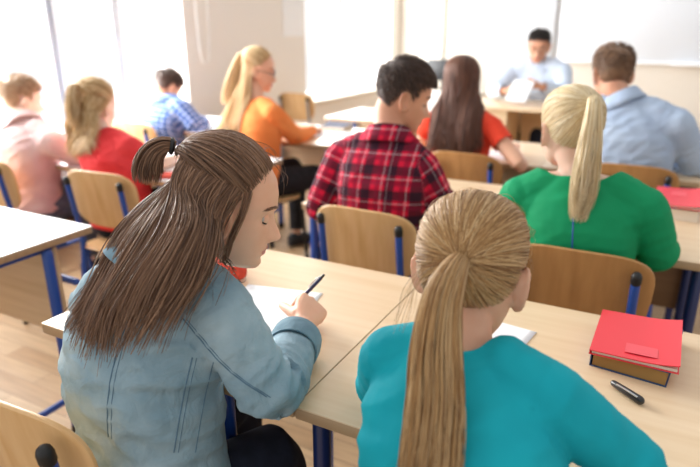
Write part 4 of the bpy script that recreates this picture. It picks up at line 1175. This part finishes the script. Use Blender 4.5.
# --- girl in green -------------------------------------------------------------
j = P_(pel=(-.16, 1.80, .535), che=(-.17, 1.80, .79), nek=(-.20, 1.83, .995), head=(-.250, 1.865, 1.115), hyaw=34, hpitch=2, hs=.97, pyaw=3,
       shR=(-.015, 1.825, .912), elR=(.055, 1.91, .735), wrR=(-.08, 2.12, .785), shL=(-.355, 1.81, .912), elL=(-.43, 1.95, .79), wrL=(-.27, 2.10, .785))
j.elR = (.045, 1.875, .76)
legs(j)
make_person(j, 'girl in a green top with a pale blonde ponytail, head turned left', 'skin_pale', .0055, False, 'hair_platinum')
o, b = garment(j, 'top', 'green_knit', g=.014, gd=.014, gs=.018, gw=.018, sl=1.05, hem=-.03, neck=(.112,.072,.004), voxel=.006, amp=.004, seed=4, fs=.8)
cb_ = [(tuple(A(*j.che)*.45 + A(*j.nek)*.55 + A(0, -.13, -.0)), tuple(A(*j.che)*.85 + A(*j.nek)*.15 + A(0, -.13, -.04)))]
seam(j, 'back_zip', [cb_[0][0], cb_[0][1]], b, o, .0022, 'blue_paint')
trousers(j, 'trousers', 'navy_cloth', voxel=.01)
key = j.key; bvh = HEADS[key][2]; tie = (176, 34); tieP = to_world(j.M, [scalp(bvh, d_ae(*tie), .022)])[0]
tail = [tieP, tieP + A(.006, -.022, .010), tieP + A(.012, -.045, -.03), tieP + A(.014, -.058, -.11), tieP + A(.014, -.064, -.21), tieP + A(.010, -.070, -.32)]
parts = ponytail(key, j.M, tie, tail, [.014, .022, .031, .036, .034, .020], ns=1500, nt=800, r0=.0013, lift=.006, wave=.004, h0=.010, trim=(.78, 1), tie_h=.02, bvs=(b,))
hair_object('hair', 'hair_platinum', j.root, j.org, parts + [cap_mesh(key, j.M, .004)])

# --- woman in the red top ---------------------------------------------------------
j = P_(pel=(-.93, 3.00, .535), che=(-.935, 3.02, .79), nek=(-.945, 3.06, .99), head=(-.975, 3.11, 1.135), hyaw=8, hpitch=10, hs=1.0, pyaw=2,
       shR=(-.785, 3.03, .925), elR=(-.585, 2.92, .755), wrR=(-.68, 3.17, .79), shL=(-1.105, 3.03, .92), elL=(-1.19, 3.12, .79), wrL=(-1.05, 3.28, .785))
legs(j)
make_person(j, 'woman in a red short sleeved top with long straight chestnut hair, back turned', 'skin', .007, False, 'hair_chestnut')
o, b = garment(j, 'top', 'coral_knit', g=.014, gs=.012, gw=.012, sl=.42, hem=-.03, neck=(.080,.075,0), voxel=.007, amp=.004, seed=6)
trousers(j, 'trousers', 'navy_cloth', voxel=.01)
key = j.key
def w(*p): return tuple(to_world(j.M, [A(*p)])[0])
hx = [(-.078, .02), (-.080, -.03), (-.062, -.075), (-.025, -.10), (.025, -.10), (.062, -.075), (.080, -.03), (.078, .02)]
gd = []
for k, (x, y) in enumerate(hx):
    bx = -.95 + (k-3.5)*.036; by = 2.90 if 1 <= k <= 6 else 2.97
    gd.append([w(x, y, -.03), A(bx-.006, by+.06, 1.0), A(bx*.95-.95*.05, by, .90), A(-.95 + (k-3.5)*.040, by-.01, .785)])
roots = [(float(a), float(RNG.uniform(-5, 80)), float(np.clip((azs(a-180)+115)/230*7 + RNG.normal(0, .25), 0, 7))) for a in RNG.uniform(65, 295, 1500)]
roots = [(a, max(e, hairline(a)), 7-s) for a, e, s in roots]
fp = fall_paths(key, j.M, roots, gd, [b], n=16, wave=.003, thick=.016, jit=.006, h=.010, lift=.006)
tops = []
for _ in range(700):
    az, el = rand_root(); d0 = d_ae(az*.3 if abs(azs(az)) < 60 else az, max(el, 30)); a2 = az if abs(azs(az)) > 60 else math.copysign(100, az); tops.append(to_world(j.M, sweep_path(HEADS[key][2], d_ae(RNG.normal(0, 8), 80), d_ae(a2, -10), .012, .016, 12, .004)))
hair_object('hair', 'hair_chestnut', j.root, j.org, [strands(fp, .0019, .4, 16), strands(tops, .0016, .5, 12), cap_mesh(key, j.M, .004)])

# --- man in the sky blue shirt -----------------------------------------------------
j = P_(pel=(-.12, 3.07, .535), che=(-.125, 3.09, .84), nek=(-.195, 3.125, 1.075), head=(-.258, 3.175, 1.195), hyaw=26, hpitch=6, hs=1.05, pyaw=10, male=True, bw=1.04,
       shR=(.045, 3.09, .985), elR=(.165, 3.17, .775), wrR=(.0, 3.36, .79), shL=(-.365, 3.10, .985), elL=(-.44, 3.25, .79), wrL=(-.27, 3.40, .785))
legs(j)
make_person(j, 'short haired man in a sky blue shirt, seen from behind on the right', 'skin_tan', .007, False, 'hair_sand')
o, b = garment(j, 'shirt', 'sky_shirt', g=.024, gs=.020, gw=.018, sl=1.93, hem=-.03, neck=(.068,.066,0), voxel=.008, amp=.007, seed=3)
collar(j, 'sky_shirt', r=.073, h=.034, drop=.056, flare=.030, gap=28, parent=o, off=.004, bvs=(b,))
trousers(j, 'trousers', 'navy_cloth', voxel=.01)
parts = short_hair(j.key, j.M, 2400, .0017, HLM, lambda az, el: np.interp(el, [-35, 0, 40, 90], [.008, .012, .028, .034]), lambda az, el: np.interp(el, [-40, -10, 20, 50, 90], [.002, .003, .006, .014, .020]), (170, 60), .2, .8)
hair_object('hair', 'hair_sand', j.root, j.org, parts + [cap_mesh(j.key, j.M, .004, HLM, 2)])

# --- teacher ---------------------------------------------------------------------
j = P_(pel=(-1.08, 5.80, .55), che=(-1.08, 5.70, .87), nek=(-1.07, 5.585, 1.13), head=(-1.060, 5.50, 1.255), hyaw=186, hpitch=17, hs=1.10, pyaw=180, male=True, bw=1.08,
       shR=(-1.285, 5.59, 1.035), elR=(-1.40, 5.40, .87), wrR=(-1.235, 5.16, .90), shL=(-.855, 5.59, 1.04), elL=(-.79, 5.38, .875), wrL=(-.95, 5.20, .945),
       handR=dict(fwd=(.75, -.45, .1), up=(-.1, -.9, .4), curls=(40, 45, 50, 55)), handL=dict(fwd=(-.9, -.3, .15), up=(.1, -.8, .5), curls=(35, 40, 45, 50)), gaze=(0, -20))
legs(j)
make_person(j, 'man with glasses in a pale blue shirt reading a paper at the front', 'skin_tan', .008, False, 'hair_black')
o, b = garment(j, 'shirt', 'pale_shirt', g=.026, gs=.022, gw=.018, sl=1.90, hem=-.03, neck=(.068,.066,0), voxel=.009, amp=.008, seed=11)
collar(j, 'pale_shirt', r=.076, h=.034, drop=.056, flare=.030, gap=30, parent=o, off=-.012, bvs=(b,))
trousers(j, 'trousers', 'navy_cloth', voxel=.012)
parts = short_hair(j.key, j.M, 1500, .0022, HLM, lambda az, el: np.interp(el, [-35, 0, 40, 90], [.006, .010, .022, .026]), lambda az, el: np.interp(el, [-40, -10, 20, 50, 90], [.002, .003, .006, .012, .016]), (175, 60), .1, .8)
hair_object('hair', 'hair_black', j.root, j.org, parts + [cap_mesh(j.key, j.M, .004, HLM, 2)])
glasses(j)
hp = sheet(0, 0, .17, .23, 0, 'white papers held up by the man in the pale blue shirt', name='held_papers'); hp.location = (-1.09, 5.07, .915); hp.rotation_euler = (R_(42), R_(4), R_(-6))

# --- girl in the orange sweater -----------------------------------------------------
j = P_(pel=(-2.13, 2.84, .535), che=(-2.125, 2.87, .80), nek=(-2.16, 2.925, .995), head=(-2.180, 2.985, 1.165), hyaw=-58, hpitch=12, hs=1.0, pyaw=-18,
       shR=(-2.005, 2.86, .935), elR=(-1.93, 2.99, .785), wrR=(-1.98, 3.26, .785), shL=(-2.29, 2.99, .93), elL=(-2.30, 3.12, .79), wrL=(-2.12, 3.30, .785),
       knR=(-1.86, 3.14, .53), anR=(-1.83, 3.10, .085), handR=dict(up=(.3, 0, 1), curls=(45, 50, 55, 60)))
legs(j)
make_person(j, 'girl with glasses in an orange sweater, long blonde hair half tied, turned right', 'skin', .007, False, 'hair_wheat')
o, b = garment(j, 'sweater', 'orange_knit', g=.018, gs=.014, gw=.012, sl=1.93, hem=-.03, neck=(.066,.064,0), voxel=.008, amp=.004, seed=8)
trousers(j, 'trousers', 'black_cloth', voxel=.01)
glasses(j)
key = j.key
def w(*p): return tuple(to_world(j.M, [A(*p)])[0])
tie = (178, 28); tieP = to_world(j.M, [scalp(HEADS[key][2], d_ae(*tie), .018)])[0]
parts = ponytail(key, j.M, tie, [tieP, tieP+A(-.012, -.012, -.025), tieP+A(-.040, -.03, -.11), tieP+A(-.075, -.045, -.21), tieP+A(-.10, -.055, -.30)], [.012, .024, .034, .036, .026], ns=700, nt=320, r0=.0018, lift=.006, wave=.004, h0=.010, sel=lambda az, el: el > 5, bvs=(b,))
gd = [[w(-.07, -.05, -.03), A(-2.30, 2.88, .98), A(-2.34, 2.80, .85), A(-2.37, 2.77, .74)], [w(0, -.10, -.03), A(-2.27, 2.84, .98), A(-2.29, 2.76, .85), A(-2.32, 2.73, .72)], [w(.07, -.06, -.03), A(-2.20, 2.83, .98), A(-2.22, 2.76, .85), A(-2.25, 2.73, .72)], [w(.076, -.03, -.03), A(-2.16, 2.84, .98), A(-2.17, 2.77, .88), A(-2.18, 2.75, .76)]]
roots = []
for _ in range(650):
    a = RNG.uniform(95, 265); roots.append((a, RNG.uniform(hairline(a), 20), float(np.clip(np.interp(a, [95, 265], [3, 0]) + RNG.normal(0, .3), 0, 3))))
fp = fall_paths(key, j.M, roots, gd, [b], n=16, wave=.004, thick=.016, jit=.008, h=.008)
hair_object('hair', 'hair_wheat', j.root, j.org, parts + [strands(fp, .0018, .4, 16), cap_mesh(key, j.M, .004)])

# --- boy in the blue checked shirt ---------------------------------------------------
j = P_(pel=(-2.90, 3.02, .535), che=(-2.865, 3.07, .78), nek=(-2.875, 3.13, .935), head=(-2.93, 3.215, 1.028), hyaw=-12, hpitch=34, hs=.98, pyaw=-6, male=True, bw=1.0,
       shR=(-2.725, 3.10, .905), elR=(-2.60, 3.12, .79), wrR=(-2.74, 3.33, .79), shL=(-3.03, 3.14, .885), elL=(-3.13, 3.26, .79), wrL=(-2.98, 3.42, .785))
shift(j, -.15, -.06, -.015); legs(j)
make_person(j, 'dark haired boy in a blue checked shirt bent over his desk by the window', 'skin_tan', .008, False, 'hair_dark')
o, b = garment(j, 'shirt', 'check_blue', g=.024, gs=.020, gw=.018, sl=1.93, hem=-.03, neck=(.068,.066,0), voxel=.008, amp=.007, seed=13)
collar(j, 'check_blue', r=.073, h=.034, drop=.056, flare=.030, gap=28, parent=o, off=-.012, bvs=(b,))
trousers(j, 'trousers', 'navy_cloth', voxel=.012)
parts = short_hair(j.key, j.M, 1500, .002, HLM, lambda az, el: np.interp(el, [-35, 0, 40, 90], [.008, .012, .026, .03]), lambda az, el: np.interp(el, [-40, -10, 20, 50, 90], [.003, .004, .008, .014, .018]), (170, 60), 0, .8)
hair_object('hair', 'hair_dark', j.root, j.org, parts + [cap_mesh(j.key, j.M, .005, HLM, 2)])

# --- blonde girl in red -----------------------------------------------------------------
j = P_(pel=(-2.15, 1.90, .535), che=(-2.19, 1.925, .755), nek=(-2.31, 1.965, .94), head=(-2.415, 2.01, 1.048), hyaw=2, hpitch=12, hs=1.0, pyaw=2,
       shR=(-2.115, 1.945, .88), elR=(-2.075, 2.06, .785), wrR=(-2.10, 2.28, .785), shL=(-2.415, 1.955, .855), elL=(-2.50, 2.07, .785), wrL=(-2.38, 2.25, .785))
shift(j, -.06, 0, -.01); j.head = (-2.435, 2.01, 1.045); legs(j)
make_person(j, 'girl in a red short sleeved top with wavy wheat blonde half up hair, back turned', 'skin_pale', .007, False, 'hair_wheat')
o, b = garment(j, 'top', 'red_knit', g=.018, gs=.018, gw=.018, sl=.80, hem=-.08, lo=-.10, neck=(.075,.070,0), voxel=.008, amp=.004, seed=14)
trousers(j, 'trousers', 'navy_cloth', voxel=.012)
key = j.key
def w(*p): return tuple(to_world(j.M, [A(*p)])[0])
tie = (180, 30); tieP = to_world(j.M, [scalp(HEADS[key][2], d_ae(*tie), .018)])[0]
parts = ponytail(key, j.M, tie, [tieP, tieP+A(.004, -.03, -.01), tieP+A(.01, -.045, -.09), tieP+A(.02, -.05, -.19)], [.014, .028, .034, .024], ns=800, nt=220, r0=.0017, lift=.008, wave=.012, h0=.012, sel=lambda az, el: el > 8, bvs=(b,))
gd = []
for k, x in enumerate((-.075, -.05, -.018, .018, .05, .075)):
    y = -.04 if k in (0, 5) else -.088; bx = -2.395 + (k-2.5)*.036
    gd.append([w(x, y, -.02), A(bx-.01, 1.90, 1.0), A(bx+.01, 1.865, .91), A(bx+.022, 1.86, .835)])
roots = []
for _ in range(900):
    a = RNG.uniform(75, 285); roots.append((a, RNG.uniform(hairline(a), 25), float(np.clip(np.interp(a, [75, 285], [5, 0]) + RNG.normal(0, .3), 0, 5))))
fp = fall_paths(key, j.M, roots, gd, [b], n=18, wave=.014, thick=.018, jit=.008, h=.010)
hair_object('hair', 'hair_wheat', j.root, j.org, parts + [strands(fp, .0018, .4, 18), cap_mesh(key, j.M, .004)])

# --- boy at the left edge, glare painted into his pale colours --------------------------------------------------------------
j = P_(pel=(-2.84, 1.86, .535), che=(-2.85, 1.89, .755), nek=(-2.90, 1.945, .945), head=(-2.98, 2.005, 1.045), hyaw=-18, hpitch=10, hs=1.0, pyaw=0, male=True, bw=.95,
       shR=(-2.68, 1.92, .86), elR=(-2.56, 2.02, .775), wrR=(-2.66, 2.26, .785), shL=(-3.06, 1.92, .85), elL=(-3.13, 2.05, .785), wrL=(-3.0, 2.24, .785))
legs(j)
make_person(j, 'boy in a rose shirt coloured as washed out by glare, with short light brown hair, at the left edge', 'skin_pale', .008, False, 'hair_ginger')  # light skin tone likewise stands in for the glare over him
o, b = garment(j, 'shirt', 'glare_rose_shirt', g=.022, gs=.018, gw=.016, sl=1.93, hem=-.05, neck=(.068,.066,0), voxel=.008, amp=.006, seed=15)
collar(j, 'glare_rose_shirt', r=.068, h=.03, drop=.05, flare=.028, gap=28, parent=o, off=-.012, bvs=(b,))
trousers(j, 'trousers', 'grey_cloth', voxel=.012)
parts = short_hair(j.key, j.M, 1500, .0019, HLM, lambda az, el: np.interp(el, [-35, 0, 40, 90], [.008, .012, .024, .028]), lambda az, el: np.interp(el, [-40, -10, 20, 50, 90], [.002, .003, .006, .012, .016]), (170, 60), 0, .8)
hair_object('hair', 'hair_ginger', j.root, j.org, parts + [cap_mesh(j.key, j.M, .004, HLM, 4)])

# ------------------------------------------------------------------ light, world, camera
w_ = bpy.data.worlds.new('World'); scene.world = w_; w_.use_nodes = True
nt = w_.node_tree; bg = nt.nodes['Background']
tc = nd(nt, 'ShaderNodeTexCoord'); sp = nd(nt, 'ShaderNodeSeparateXYZ'); nt.links.new(tc.outputs['Generated'], sp.inputs[0])
rp = nd(nt, 'ShaderNodeValToRGB'); mr = nd(nt, 'ShaderNodeMapRange'); mr.inputs['From Min'].default_value = -1; mr.inputs['From Max'].default_value = 1
nt.links.new(sp.outputs['X'], mr.inputs['Value']); nt.links.new(mr.outputs['Result'], rp.inputs[0])
e = rp.color_ramp.elements; e[0].position = 0; e[0].color = (1.0, 1.0, 1.0, 1); e[1].position = 1; e[1].color = (.46, .445, .43, 1)
k = e.new(.5); k.color = (.58, .565, .55, 1)
nt.links.new(rp.outputs[0], bg.inputs['Color']); bg.inputs['Strength'].default_value = .85
def area(name, loc, rot, sx, sy, power, col=(1, 1, 1)):
    l = bpy.data.lights.new(name, 'AREA'); l.shape = 'RECTANGLE'; l.size = sx; l.size_y = sy; l.energy = power; l.color = col
    o = bpy.data.objects.new(name, l); COL.objects.link(o); o.location = loc; o.rotation_euler = rot; return o
for i, (a, b) in enumerate(wins):
    area('window_daylight', (XW-WT-.35, (a+b)/2, (ZS+ZT)/2+.1), (0, R_(-90), 0), ZT-ZS+.5, b-a+.9, 420 if i == 0 else 260, (1, .985, .96))
cam = bpy.data.cameras.new('Camera'); co = bpy.data.objects.new('Camera', cam); COL.objects.link(co); scene.camera = co
cam.sensor_width = 36; cam.lens = 597/700*36; cam.clip_start = .02
yaw, pit = R_(27.7), math.atan2(205.5, 597)
co.location = (0, 0, 1.40); co.rotation_euler = (math.pi/2-pit, 0, yaw)
cam.dof.use_dof = True; cam.dof.focus_distance = 1.10; cam.dof.aperture_fstop = 2.5
vs = scene.view_settings; vs.view_transform = 'Standard'; vs.look = 'None'; vs.gamma = 1; vs.use_curve_mapping = False; vs.exposure = .75
